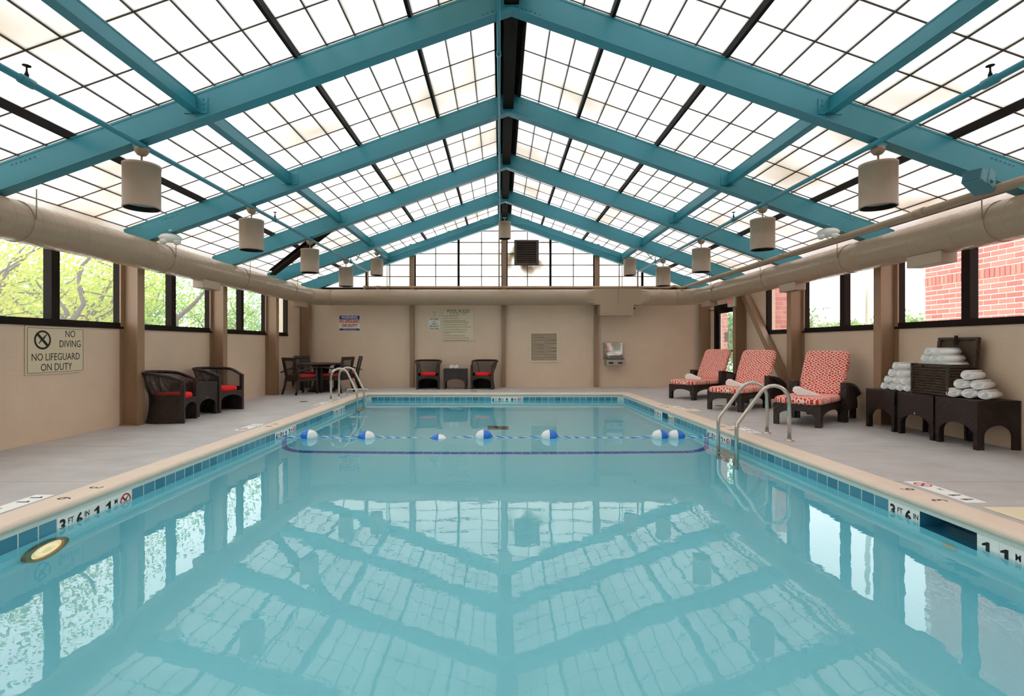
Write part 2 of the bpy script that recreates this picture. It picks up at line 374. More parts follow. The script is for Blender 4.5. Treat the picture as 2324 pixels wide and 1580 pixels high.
class MB:
    def __init__(s): s.v = []; s.f = []; s.sm = []; s.uv = {}
    def face(s, idx, smooth=False, uv=None):
        if uv: s.uv[len(s.f)] = uv
        s.f.append(tuple(idx)); s.sm.append(smooth)
    def poly(s, pts, smooth=False):
        b = len(s.v); s.v += [tuple(p) for p in pts]; s.face(range(b, b + len(pts)), smooth); return s
    def box(s, x0, x1, y0, y1, z0, z1):
        b = len(s.v)
        s.v += [(x0, y0, z0), (x1, y0, z0), (x1, y1, z0), (x0, y1, z0), (x0, y0, z1), (x1, y0, z1), (x1, y1, z1), (x0, y1, z1)]
        for q in ((0, 3, 2, 1), (4, 5, 6, 7), (0, 1, 5, 4), (1, 2, 6, 5), (2, 3, 7, 6), (3, 0, 4, 7)): s.face([b + i for i in q])
        return s
    def cbox(s, x0, x1, y0, y1, z0, z1, c=0.01):
        # box with chamfered edges
        b = len(s.v); X = (x0, x1); Y = (y0, y1); Z = (z0, z1); idx = {}
        for i in (0, 1):
            for j in (0, 1):
                for k in (0, 1):
                    for a in range(3):
                        p = [X[i], Y[j], Z[k]]
                        sg = [1 if i == 0 else -1, 1 if j == 0 else -1, 1 if k == 0 else -1]
                        for q in range(3):
                            if q != a: p[q] += sg[q] * c
                        idx[(i, j, k, a)] = len(s.v); s.v.append(tuple(p))
        def add(l): s.face(l)
        for i in (0, 1):
            l = [idx[(i, 0, 0, 0)], idx[(i, 1, 0, 0)], idx[(i, 1, 1, 0)], idx[(i, 0, 1, 0)]]
            add(l if i else l[::-1])
            l = [idx[(0, i, 0, 1)], idx[(0, i, 1, 1)], idx[(1, i, 1, 1)], idx[(1, i, 0, 1)]]
            add(l if i else l[::-1])
            l = [idx[(0, 0, i, 2)], idx[(1, 0, i, 2)], idx[(1, 1, i, 2)], idx[(0, 1, i, 2)]]
            add(l if i else l[::-1])
        for i in (0, 1):
            for j in (0, 1):
                add([idx[(i, j, 0, 0)], idx[(i, j, 1, 0)], idx[(i, j, 1, 1)], idx[(i, j, 0, 1)]])
                add([idx[(i, 0, j, 0)], idx[(i, 1, j, 0)], idx[(i, 1, j, 2)], idx[(i, 0, j, 2)]])
                add([idx[(0, i, j, 1)], idx[(1, i, j, 1)], idx[(1, i, j, 2)], idx[(0, i, j, 2)]])
                for k in (0, 1):
                    add([idx[(i, j, k, 0)], idx[(i, j, k, 1)], idx[(i, j, k, 2)]])
        return s
    def loft(s, rings, cap=True, closed=True, smooth=False, loop=False):
        b = len(s.v); n = len(rings[0])
        for r in rings: s.v += [tuple(p) for p in r]
        m = len(rings)
        for i in range(m if loop else m - 1):
            i2 = (i + 1) % m
            for j in range(n if closed else n - 1):
                j2 = (j + 1) % n
                s.face((b + i * n + j, b + i * n + j2, b + i2 * n + j2, b + i2 * n + j), smooth)
        if cap and not loop and closed:
            s.face([b + j for j in range(n)][::-1]); s.face([b + (m - 1) * n + j for j in range(n)])
        return s
    def tube(s, pts, r, n=10, cap=True, loop=False):
        pts = [Vector(p) for p in pts]; rings = []; up = None
        for i, p in enumerate(pts):
            if loop: t = pts[(i + 1) % len(pts)] - pts[i - 1]
            elif i == 0: t = pts[1] - pts[0]
            elif i == len(pts) - 1: t = pts[-1] - pts[-2]
            else: t = (pts[i + 1] - p).normalized() + (p - pts[i - 1]).normalized()
            t.normalize()
            if up is None:
                up = Vector((0, 0, 1)) if abs(t.z) < 0.9 else Vector((1, 0, 0))
            a = (up - t * up.dot(t)).normalized(); bb = t.cross(a); up = a
            rr = r[i] if isinstance(r, (list, tuple)) else r
            rings.append([p + (a * math.cos(2 * PI * k / n) + bb * math.sin(2 * PI * k / n)) * rr for k in range(n)])
        return s.loft(rings, cap=cap, smooth=True, loop=loop)
    def lathe(s, prof, n=24, cx=0, cy=0, cz=0):
        rings = [[(cx + r * math.cos(2 * PI * k / n), cy + r * math.sin(2 * PI * k / n), cz + z) for k in range(n)] for r, z in prof]
        return s.loft(rings, cap=True, smooth=True)
    def prism(s, poly, A, B):
        # extrude list of points A -> list B
        return s.loft([A, B], cap=True)
    def build(s, name, mat, parent=None, loc=(0, 0, 0), rot=(0, 0, 0)):
        me = bpy.data.meshes.new(name)
        me.from_pydata(s.v, [], s.f)
        me.polygons.foreach_set('use_smooth', s.sm)
        if s.uv:
            l = me.uv_layers.new(name='UVMap')
            for fi, uvs in s.uv.items():
                p = me.polygons[fi]
                for li, u in zip(p.loop_indices, uvs): l.data[li].uv = u
        me.materials.append(M[mat] if isinstance(mat, str) else mat)
        return inst(name, me, parent, loc, rot)

def inst(name, me, parent=None, loc=(0, 0, 0), rot=(0, 0, 0)):
    o = bpy.data.objects.new(name, me)
    COL.objects.link(o)
    o.location = loc; o.rotation_euler = rot
    if parent is not None: o.parent = parent
    return o

def tag(o, label=None, cat=None, group=None, kind=None):
    if label: o['label'] = label
    if cat: o['category'] = cat
    if group: o['group'] = group
    if kind: o['kind'] = kind
    return o

def thing(name, label, cat, loc=(0, 0, 0), rz=0.0, group=None, kind=None):
    o = bpy.data.objects.new(name, None)
    o.empty_display_size = 0.1
    COL.objects.link(o); o.location = loc; o.rotation_euler = (0, 0, rz)
    return tag(o, label, cat, group, kind)

def struct(name):
    o = bpy.data.objects.new(name, None); COL.objects.link(o); o['kind'] = 'structure'; return o

def copy_tree(o, loc, rz, label, parent=None):
    c = o.copy(); COL.objects.link(c)
    if parent is None:
        c.location = loc; c.rotation_euler = (0, 0, rz); c['label'] = label
    else: c.parent = parent
    for ch in o.children: copy_tree(ch, None, None, None, c)
    return c

FONT_CACHE = {}
def text(s, size, mat, parent, loc, rot, xs=1.0, bold=0.0, align='CENTER', name='lettering'):
    if s == '1':
        h_ = size * 0.36; st = size * 0.075 + bold; P = [(-st, -h_), (st, -h_), (st, h_), (-st * 0.3, h_), (-st * 3.0, h_ * 0.55), (-st * 3.0, h_ * 0.28), (-st, h_ * 0.42)]
        m_ = MB()
        for z_, fl in ((0.0006, False), (-0.0006, True)):
            b_ = len(m_.v); m_.v += [(x_ * xs, y_, z_) for x_, y_ in P]
            for q in ((0, 1, 2, 6), (6, 2, 3), (6, 3, 4), (6, 4, 5)):
                q = [b_ + i for i in q]; m_.face(q[::-1] if fl else q)
        return m_.build(name, mat, parent, loc, rot)
    cu = bpy.data.curves.new(name, 'FONT')
    cu.body = s; cu.size = size; cu.align_x = align; cu.align_y = 'CENTER'
    cu.extrude = 0.0006; cu.offset = bold; cu.space_line = 1.0
    cu.resolution_u = 3
    cu.materials.append(M[mat])
    o = inst(name, cu, parent, loc, rot)
    o.scale = (xs, 1, 1)
    return o

def ring(mb, r0, r1, z0, z1, n=36):
    rings = []
    for r, z in ((r0, z0), (r1, z0), (r1, z1), (r0, z1)):
        rings.append([(r * math.cos(2 * PI * k / n), r * math.sin(2 * PI * k / n), z) for k in range(n)])
    mb.loft(rings, cap=False, loop=True); return mb

def iprof(w, h, tw, tf, wt=None):
    # I section in (a, b): a along width, b along depth, centred; wt = width of the upper flange
    if wt:
        return [(-w/2, -h/2), (w/2, -h/2), (w/2, -h/2+tf), (tw/2, -h/2+tf), (tw/2, h/2-tf), (wt/2, h/2-tf), (wt/2, h/2), (-wt/2, h/2), (-wt/2, h/2-tf), (-tw/2, h/2-tf), (-tw/2, -h/2+tf), (-w/2, -h/2+tf)]
    return [(-w/2, -h/2), (w/2, -h/2), (w/2, -h/2+tf), (tw/2, -h/2+tf), (tw/2, h/2-tf), (w/2, h/2-tf), (w/2, h/2), (-w/2, h/2), (-w/2, h/2-tf), (-tw/2, h/2-tf), (-tw/2, -h/2+tf), (-w/2, -h/2+tf)]

# ---------------------------------------------------------------- main dimensions
XL, XR = -5.50, 5.75                 # inner faces of the side walls
RX = 0.11                            # ridge
YF, YB = 14.45, -1.78                # far and back walls
SL = 0.356                           # roof slope
ZAP = 4.53                           # underside of frame at the ridge
ZR = 4.90                            # panel plane at the ridge
FR = [-1.70, 0.62, 2.94, 5.26, 7.58, 9.90, 12.22, 14.30]
WT = 0.20
POOL = dict(NL=(-3.19, 0.40), NR=(3.23, 0.40), FR=(2.95, 12.55), FL=(-3.23, 12.55))
WZ = -0.165                          # water level
SILL = 1.41
WTOP = 2.62
def roofz(x): return ZR - SL * abs(x - RX)

# ---------------------------------------------------------------- deck
def px_right(y): return POOL['NR'][0] + (POOL['FR'][0] - POOL['NR'][0]) * (y - 0.40) / (12.55 - 0.40)
def px_left(y): return POOL['NL'][0] + (POOL['FL'][0] - POOL['NL'][0]) * (y - 0.40) / (12.55 - 0.40)
def offs(o):
    return [(POOL['NL'][0] - o, POOL['NL'][1] - o), (POOL['NR'][0] + o, POOL['NR'][1] - o), (POOL['FR'][0] + o, POOL['FR'][1] + o), (POOL['FL'][0] - o, POOL['FL'][1] + o)]
mb = MB()
inn = offs(0.19); out = [(XL - WT, YB - WT), (XR + WT, YB - WT), (XR + WT, YF + WT), (XL - WT, YF + WT)]
rings = []
for P, z in ((inn, -0.15), (inn, 0.0), (out, 0.0), (out, -0.15)): rings.append([(x, y, z) for x, y in P])
mb.loft(rings, cap=False, loop=True)
floor = tag(mb.build('floor', 'deck'), kind='structure')

# ---------------------------------------------------------------- walls
def wall_side(name, x0, x1, segs):
    """solid wall boxes between windows; segs: (y0, y1, z0, z1)"""
    root = struct(name)
    for s in segs:
        MB().box(x0, x1, s[0], s[1], s[2], s[3]).build('masonry', 'wall', root)
    return root
# left: sill-high wall all along, full height at the far end
WL = wall_side('wall_left', XL - WT, XL, [(YB, YF, 0, SILL), (13.42, YF, SILL, 2.79), (YB, 13.42, WTOP, 2.79)])
WR = wall_side('wall_right', XR, XR + WT, [(YB, 12.75, 0, SILL), (11.25, 12.75, SILL, 2.79), (12.75, 13.95, 2.22, 2.79), (13.95, YF, 0, 2.79), (YB, 11.25, WTOP, 2.79)])
wf = struct('wall_far')
MB().box(XL - WT, XR + WT, YF, YF + WT, 0, 2.70).build('masonry', 'wall', wf)
for x, wdt in ((RX - 2.56, 0.11), (RX - 0.02, 0.11), (RX + 2.54, 0.11)):
    A = [(x + a, YF - 0.05 + b, 0) for a, b in iprof(wdt, 0.10, 0.02, 0.015)]
    B = [(p[0], p[1], 2.66) for p in A]
    MB().prism(None, A, B).build('post', 'brown', wf)
MB().box(XL, XR, YF - 0.06, YF + 0.06, 2.66, 2.76).build('transom', 'dark', wf)
wb = struct('wall_back')
mb = MB()
A = [(XL - WT, YB, 0), (XR + WT, YB, 0), (XR + WT, YB, roofz(XR)), (RX, YB, ZR), (XL - WT, YB, roofz(XL))]
mb.prism(None, A, [(x, y - WT, z) for x, y, z in A]).build('masonry', 'wall', wb)
for s, nm in ((-1, 'left'), (1, 'right')):
    x = XL if s < 0 else XR
    xo = x + s * 0.10
    A = [(x, YB, 2.79), (xo, YB, 2.79), (xo, YB, roofz(xo) + 0.01), (x, YB, roofz(x) + 0.01)]
    MB().prism(None, A, [(p[0], YF, p[2]) for p in A]).build('trim_eave_' + nm, 'panel')['kind'] = 'structure'

# ---------------------------------------------------------------- windows
def window(n, side, y0, y1, mull):
    x = XL if side < 0 else XR
    root = struct('window_%d' % n)
    xa, xb = (x - 0.10, x + 0.012) if side < 0 else (x - 0.012, x + 0.10)
    MB().box(xa, xb, y0, y1, SILL, SILL + 0.075).build('sill', 'dark', root)
    MB().box(xa - 0.012, xb + 0.012, y0, y1, SILL - 0.012, SILL + 0.02).build('sill_nosing', 'dark', root)
    MB().box(xa, xb, y0, y1, WTOP - 0.06, WTOP).build('head', 'dark', root)
    ys = [y0] + mull + [y1]
    for i, y in enumerate(ys):
        hw = 0.06 if 0 < i < len(ys) - 1 else 0.05
        a = max(y0, y - hw); b = min(y1, y + hw)
        MB().box(xa + 0.004, xb - 0.004, a, b, SILL + 0.05, WTOP).build('mullion' if hw > 0.055 else 'jamb', 'dark', root)
    for i in range(len(ys) - 1):
        xm = x - side * -0.05
        MB().box(x + side * 0.092, x + side * 0.098, ys[i] + 0.03, ys[i + 1] - 0.03, SILL + 0.06, WTOP - 0.04).build('pane', 'glass', root)
    return root
wn_i = 1
for i in range(0, 6):
    y0, y1 = FR[i] + 0.02, FR[i + 1] - 0.02
    window(wn_i, -1, y0, y1, [(y0 + y1) / 2]); wn_i += 1
window(wn_i, -1, FR[6] + 0.02, 13.42, []); wn_i += 1
for i in range(0, 5):
    y0, y1 = FR[i] + 0.02, FR[i + 1] - 0.02
    window(wn_i, 1, y0, y1, [(y0 + y1) / 2]); wn_i += 1
window(wn_i, 1, FR[5] + 0.02, 11.25, []); wn_i += 1

# door in the right wall
d = struct('door_1')
MB().box(XR - 0.02, XR + 0.12, 12.75, 12.83, 0, 2.22).build('jamb', 'dark', d)
MB().box(XR - 0.02, XR + 0.12, 13.85, 13.95, 0, 2.22).build('jamb', 'dark', d)
MB().box(XR - 0.02, XR + 0.12, 12.83, 13.85, 2.10, 2.22).build('door_head', 'dark', d)
MB().box(XR + 0.03, XR + 0.075, 12.83, 12.93, 0.01, 2.10).build('stile', 'dark', d)
MB().box(XR + 0.03, XR + 0.075, 13.75, 13.85, 0.01, 2.10).build('stile', 'dark', d)
MB().box(XR + 0.03, XR + 0.075, 12.93, 13.75, 0.01, 0.22).build('rail', 'dark', d)
MB().box(XR + 0.03, XR + 0.075, 12.93, 13.75, 2.0, 2.10).build('rail', 'dark', d)
MB().box(XR + 0.05, XR + 0.056, 12.93, 13.75, 0.22, 2.0).build('pane', 'glass', d)
MB().box(XR + 0.0, XR + 0.03, 12.93, 13.75, 1.0, 1.05).build('push_bar', 'steelmatte', d)
MB().box(XR - 0.05, XR + 0.03, 13.3, 13.6, 2.04, 2.10).build('door_closer', 'dark', d)
MB().tube([(XR - 0.02, 13.4, 2.07), (XR - 0.30, 13.62, 2.07)], 0.009, 6).build('closer_arm', 'dark', d)
MB().box(XR + 0.042, XR + 0.05, 13.2, 13.45, 1.25, 1.5).build('notice', 'signwhite', d)

# ---------------------------------------------------------------- roof: panes, bars, purlins
ceil = struct('ceiling')
D0, DC, NC = 0.165, 0.2868, 19
ROW = 0.58
Y0 = FR[0] + 0.04
NR_ = 28
ang = math.atan(SL)
ln = math.sqrt(1 + SL * SL)
pw = DC * ln
pm = MB(); pm.box(-pw / 2 + 0.003, pw / 2 - 0.003, -ROW / 2 + 0.003, ROW / 2 - 0.003, 0, 0.012)
pane_me = bpy.data.meshes.new('pane'); pane_me.from_pydata(pm.v, [], pm.f); pane_me.materials.append(M['panel'])
def proj(x, y, z):
    if y < 0.3: return None
    return VX + FPX * x / y, VY - FPX * (z - CH) / y
cells = []
for s in (-1, 1):
    for c in range(NC):
        for r in range(NR_):
            dm = D0 + (c + 0.5) * DC
            ym = Y0 + (r + 0.5) * ROW
            q = []
            for dd, yy in ((-.5, -.5), (.5, -.5), (.5, .5), (-.5, .5)):
                xx = RX + s * (dm + dd * DC)
                p = proj(xx, max(ym + yy * ROW, 0.31), roofz(xx)); q.append(p)
            area = 0.0
            inside = any(-5 < p[0] < 2329 and -5 < p[1] < 1585 for p in q)
            if inside:
                # clip roughly to the frame
                q2 = [(min(max(p[0], 0), 2324), min(max(p[1], 0), 1580)) for p in q]
                area = abs(sum(q2[i][0] * q2[(i + 1) % 4][1] - q2[(i + 1) % 4][0] * q2[i][1] for i in range(4))) / 2
            cells.append((area, s, dm, ym))
cells.sort(key=lambda c: -c[0])
rest = MB()
for k, (area, s, dm, ym) in enumerate(cells):
    x = RX + s * dm; z = roofz(x)
    if k < 300:
        inst('pane', pane_me, ceil, (x, ym, z), (0, s * ang, 0))
    else:
        h = DC / 2 - 0.003; hy = ROW / 2 - 0.003
        pts = []
        for dz in (0, 0.012):
            for a, b in ((-h, -hy), (h, -hy), (h, hy), (-h, hy)):
                pts.append((x + a, ym + b, roofz(x + a) + dz))
        b0 = len(rest.v); rest.v += pts
        for q in ((0, 3, 2, 1), (4, 5, 6, 7), (0, 1, 5, 4), (1, 2, 6, 5), (2, 3, 7, 6), (3, 0, 4, 7)): rest.face([b0 + i for i in q])
rest.build('panes_beyond', 'panel', ceil)['kind'] = 'stuff'
YE = Y0 + NR_ * ROW
PURL = [3, 7, 11, 15]
for s in (-1, 1):
    for c in range(0, NC + 1):
        dd = D0 + c * DC; x = RX + s * dd; z = roofz(x)
        if c in PURL or c == 0:
            wd, hh, nm, mt = (0.018, 0.07, 'purlin', 'dark')
        else: wd, hh, nm, mt = 0.0055, 0.010, 'glazing_bar', 'bar'
        A = [(x - wd, Y0, z - hh), (x + wd, Y0, z - hh), (x + wd, Y0, z + 0.02), (x - wd, Y0, z + 0.02)]
        MB().prism(None, A, [(p[0], YE, p[2]) for p in A]).build(nm, mt, ceil)
    for r in range(0, NR_ + 1):
        y = Y0 + r * ROW
        xa, xb = RX + s * D0, RX + s * (D0 + NC * DC)
        A = [(xa, y - 0.005, roofz(xa) - 0.009), (xa, y + 0.005, roofz(xa) - 0.009), (xa, y + 0.005, roofz(xa) + 0.015), (xa, y - 0.005, roofz(xa) + 0.015)]
        B = [(xb, p[1], p[2] + roofz(xb) - roofz(xa)) for p in A]
        MB().prism(None, A, B).build('glazing_bar', 'bar', ceil)
# ridge cap and dark ridge beam
A = [(RX - 0.18, 0, roofz(RX - 0.18) + 0.03), (RX, 0, ZR + 0.04), (RX + 0.18, 0, roofz(RX + 0.18) + 0.03), (RX + 0.18, 0, roofz(RX + .18) - 0.02), (RX, 0, ZR - 0.03), (RX - 0.18, 0, roofz(RX - .18) - 0.02)]
MB().prism(None, [(p[0], Y0, p[2]) for p in A], [(p[0], YE, p[2]) for p in A]).build('ridge_cap', 'dark', ceil)
A = [(RX + a, 0, ZAP + 0.20 + b) for a, b in iprof(0.15, 0.26, 0.02, 0.02)]
MB().prism(None, [(p[0], Y0, p[2]) for p in A], [(p[0], YE, p[2]) for p in A]).build('ridge_beam', 'dark', ceil)

# ---------------------------------------------------------------- steel frames
ORD = ['frame behind the camera', 'frame overhead', 'frame nearest overhead', 'first', 'second', 'third', 'fourth', 'last']
labels_fr = {2: 'teal steel roof frame with tan wall columns, mostly above the top of the picture',
             3: 'largest teal steel roof frame crossing the top of the picture, on tan columns',
             4: 'teal steel roof frame whose columns stand beside the no diving sign and towel tables',
             5: 'teal steel roof frame third from the front, third pair of pendant lamps under it',
             6: 'teal steel roof frame fourth from the front, next to the gable frame',
             7: 'farthest teal steel roof frame standing against the gable end wall'}
BH = 0.31
for i, y in enumerate(FR):
    if i < 2: lab = ['teal steel roof frame at the near end wall, out of view', 'teal steel roof frame right above the near pool edge, out of view'][i]
    else: lab = labels_fr[i]
    fr = thing('steel_frame', lab, 'roof frame', (0, y, 0), group='teal steel roof frames')
    for s in (-1, 1):
        xe = (XL + 0.02) if s < 0 else (XR - 0.02)
        prof = iprof(0.14, BH, 0.03, 0.022, 0.04)
        z0 = ZAP + BH / 2; z1 = z0 - SL * abs(xe - RX)
        A = [(RX, a, z0 + b) for a, b in prof]; B = [(xe, a, z1 + b) for a, b in prof]
        rf = MB().prism(None, A, B).build('rafter', 'teal', fr)
        # splice plates with bolt heads by the ridge and at the eave
        if i >= 3:
            bp = MB()
            for rowz in (0.055, 0.245):
                for k in range(6):
                    for j in (0, 1):
                        xx = RX + s * (0.06 + 0.045 * k); zz = ZAP + rowz + (j - 0.5) * 0.03 - SL * abs(xx - RX)
                        bp.box(xx - 0.006, xx + 0.006, -0.026, -0.014, zz - 0.006, zz + 0.006)
                    xx = xe - s * (0.55 + 0.045 * k)
                    zz = ZAP + rowz - SL * abs(xx - RX)
                    bp.box(xx - 0.006, xx + 0.006, -0.026, -0.014, zz - 0.006, zz + 0.006)
            b_ = bp.build('bolt_heads', 'teal', rf); b_['kind'] = 'stuff'
        # column
        xc = (XL + 0.13) if s < 0 else (XR - 0.13)
        zt = ZAP - SL * abs(xc - RX) + 0.02
        pr = iprof(0.15, 0.26, 0.014, 0.018)
        A = [(xc + b, a, 0) for a, b in pr]
        cl = MB().prism(None, A, [(p[0], p[1], zt) for p in A]).build('column', 'brown', fr)
        cb = MB()
        cb.box(xc - 0.14, xc + 0.14, -0.09, 0.09, 0, 0.015)
        cb.build('base_plate', 'brown', cl)
# teal purlin struts between frames
bays = [(FR[k], FR[k + 1]) for k in range(len(FR) - 1)]
for s, xs in ((-1, -3.07), (1, 3.32)):
    side = 'over the left side of the pool' if s < 0 else 'over the right side of the pool'
    for k, (a, b) in enumerate(bays):
        if k < 2: continue
        z = ZAP - SL * abs(xs - RX) + 0.19
        od = ['', '', 'nearest', 'second', 'third', 'fourth', 'farthest'][k]
        st = thing('roof_strut', '%s teal steel strut joining two roof frames, %s' % (od, side), 'strut', (xs, 0, z), group='teal struts between roof frames')
        pr = iprof(0.10, 0.17, 0.012, 0.012, 0.02)
        A = [(p[0], a + 0.02, p[1]) for p in pr]; B = [(p[0], b - 0.02, p[1]) for p in pr]
        MB().prism(None, A, B).build('beam', 'teal', st)
        for yy in (a + 0.022, b - 0.022):
            for q in (-1, 1):
                pl = MB().box(q * 0.045 if q > 0 else -0.12, 0.12 if q > 0 else -0.045, yy - 0.004, yy + 0.006, -0.09, 0.07)
                p_ = pl.build('angle_bracket', 'teal', st)
                bb = MB()
                for zz in (-0.05, 0.0, 0.05): bb.box(q * 0.08 - 0.007, q * 0.08 + 0.007, yy - 0.012, yy - 0.003, zz - 0.007, zz + 0.007)
                x_ = bb.build('bolt_heads', 'teal', p_); x_['kind'] = 'stuff'
# dark diagonal roof brace (left) and tan wall brace (right)
def bar_between(name, a, b, w, h, mat, label, cat):
    a = Vector(a); b = Vector(b); t = (b - a).normalized()
    n = t.cross(Vector((0, 0, 1))).normalized(); u = n.cross(t).normalized()
    pr = iprof(w, h, 0.012, 0.014)
    A = [a + n * p[0] + u * p[1] for p in pr]; B = [b + n * p[0] + u * p[1] for p in pr]
    return tag(MB().prism(None, A, B).build(name, mat), label, cat)
bar_between('roof_brace', (-5.25, 11.95, 2.83), (-3.25, 10.15, 3.52), 0.14, 0.12, 'dark', 'dark brown diagonal brace under the roof above the left duct', 'brace')
a = Vector((XR - 0.10, 12.12, 2.42)); b = Vector((XR - 0.10, 9.99, 0.10))
mb = MB()
t = (b - a).normalized(); n = Vector((1, 0, 0)); u = n.cross(t).normalized()
pr = [(-0.06, -0.075), (0.06, -0.075), (0.06, -0.06), (-0.045, -0.06), (-0.045, 0.075), (-0.06, 0.075)]
mb.prism(None, [a + n * p[0] + u * p[1] for p in pr], [b + n * p[0] + u * p[1] for p in pr])
tag(mb.build('wall_brace', 'brown'), 'tan diagonal steel brace against the right wall behind the middle lounger', 'brace')

# ---------------------------------------------------------------- gable of translucent panes
gb = struct('wall_gable')
GZ0, GH, GW = 2.76, 0.316, 0.638
for i in range(-9, 9):
    xa, xb = RX + i * GW, RX + (i + 1) * GW
    for j in range(7):
        za, zb = GZ0 + j * GH, GZ0 + (j + 1) * GH
        # clip the cell with the roof line
        poly = [(xa, za), (xb, za), (xb, zb), (xa, zb)]
        lim = lambda x: roofz(x) - 0.03
        outp = []
        for k in range(4):
            p, q = poly[k], poly[(k + 1) % 4]
            ip, iq = p[1] <= lim(p[0]), q[1] <= lim(q[0])
            if ip: outp.append(p)
            if ip != iq:
                fp, fq = p[1] - lim(p[0]), q[1] - lim(q[0])
                tt = fp / (fp - fq); outp.append((p[0] + (q[0] - p[0]) * tt, p[1] + (q[1] - p[1]) * tt))
        if len(outp) < 3: continue
        ok = [p for p in outp if XL < p[0] < XR]
        if not ok: continue
        A = [(min(max(p[0], XL), XR), YF + 0.02, p[1]) for p in outp]; B = [(p[0], YF + 0.032, p[2]) for p in A]
        MB().prism(None, A, B).build('pane', 'gpanel', gb)
for i in range(-8, 9):
    x = RX + i * GW; zt = roofz(x) - 0.02
    if i % 4 == 0:
        MB().box(x - 0.055, x + 0.055, YF - 0.10, YF + 0.0, GZ0 - 0.1, zt - 0.1).build('post', 'brown', gb)
        MB().box(x - 0.085, x + 0.085, YF - 0.02, YF + 0.04, GZ0 - 0.1, zt).build('mullion', 'dark', gb)
    elif i % 2 == 0:
        MB().box(x - 0.028, x + 0.028, YF - 0.03, YF + 0.04, GZ0, zt).build('mullion', 'dark', gb)
    else:
        MB().box(x - 0.009, x + 0.009, YF + 0.0, YF + 0.036, GZ0, zt).build('glazing_bar', 'bar', gb)
for j in range(1, 7):
    z = GZ0 + j * GH
    hw = (ZR - z) / SL
    MB().box(max(XL, RX - hw), min(XR, RX + hw), YF + 0.0, YF + 0.036, z - 0.009, z + 0.009).build('glazing_bar', 'bar', gb)
MB().box(XL, XR, YF - 0.02, YF + 0.05, 2.70, GZ0 + 0.01).build('sill', 'dark', gb)
# louvre in the gable
lv = thing('gable_louvre', 'dark square louvred vent in the translucent gable, right of the centre post', 'vent', (0.72, YF - 0.03, 3.74))
for q in ((-0.34, 0.34, 0.29, 0.34), (-0.34, 0.34, -0.34, -0.29), (-0.34, -0.27, -0.29, 0.29), (0.27, 0.34, -0.29, 0.29)):
    MB().box(q[0], q[1], -0.02, 0.05, q[2], q[3]).build('frame', 'louvre', lv)
MB().box(-0.27, 0.27, 0.035, 0.045, -0.29, 0.29).build('backing', 'black', lv)
for k in range(10):
    z = -0.27 + k * 0.058
    MB().prism(None, [(-0.26, -0.015, z), (-0.26, -0.008, z), (-0.26, 0.035, z + 0.05), (-0.26, 0.028, z + 0.05)], [(0.26, -0.015, z), (0.26, -0.008, z), (0.26, 0.035, z + 0.05), (0.26, 0.028, z + 0.05)]).build('slat', 'louvre', lv)

# ---------------------------------------------------------------- pool
pool = thing('pool_basin', 'sunken swimming pool with white plaster, blue waterline tiles and beige coping', 'pool', (0, 0, 0))
ZT, TB = -0.088, -0.2424       # tile band top and bottom
TS = 0.1524
ys_f = [0.40, 7.6, 11.6, 12.55]
zf = [-1.23, -1.385, -1.98, -1.99]
def floorz(y):
    for k in range(3):
        if y <= ys_f[k + 1]: return zf[k] + (zf[k + 1] - zf[k]) * (y - ys_f[k]) / (ys_f[k + 1] - ys_f[k])
    return zf[-1]
CR = 0.34
def side_prof(fx, sgn, y, top):
    """points of the side wall from `top` down and round the cove to the flat floor; sgn +1 left wall, -1 right wall"""
    x, fz = fx(y), floorz(y)
    P = [(x, y, top)]
    for k in range(8):
        a_ = (PI / 2) * k / 7
        P.append((x + sgn * CR * (1 - math.cos(a_)), y, fz + CR * (1 - math.sin(a_))))
    return P
mb = MB()
for k in range(3):
    ya, yb = ys_f[k], ys_f[k + 1]
    mb.poly([(px_left(ya) + CR, ya, zf[k]), (px_right(ya) - CR, ya, zf[k]), (px_right(yb) - CR, yb, zf[k + 1]), (px_left(yb) + CR, yb, zf[k + 1])])
mb.build('pool_floor', 'plaster', pool)
holes = [(0.40 + 20 * TS, 0.40 + 23 * TS), (0.40 + 59 * TS, 0.40 + 61 * TS)]
def side_wall(fx, hl, sg):
    mb = MB(); mt = MB()
    cuts = sorted(set([0.40, 7.6, 11.6, 12.55] + [v for h in hl for v in h]))
    for a, b in zip(cuts, cuts[1:]):
        isH = any(a >= h[0] - 1e-6 and b <= h[1] + 1e-6 for h in hl)
        top = -0.29 if isH else TB
        mb.loft([side_prof(fx, sg, a, top), side_prof(fx, sg, b, top)], cap=False, closed=False, smooth=True)
        if not isH: mt.poly([(fx(a), a, TB), (fx(b), b, TB), (fx(b), b, -0.05), (fx(a), a, -0.05)])
        else: mt.poly([(fx(a), a, -0.085), (fx(b), b, -0.085), (fx(b), b, -0.05), (fx(a), a, -0.05)])
    mb.build('pool_wall', 'plaster', pool); mt.build('waterline_band', 'band', pool)
side_wall(px_left, [], 1); side_wall(px_right, holes, -1)
for yy, a, b in ((12.55, POOL['FL'], POOL['FR']), (0.40, POOL['NL'], POOL['NR'])):
    MB().poly([(a[0], yy, floorz(yy)), (b[0], yy, floorz(yy)), (b[0], yy, TB), (a[0], yy, TB)]).build('pool_wall', 'plaster', pool)
    MB().poly([(a[0], yy, TB), (b[0], yy, TB), (b[0], yy, -0.05), (a[0], yy, -0.05)]).build('waterline_band', 'band', pool)
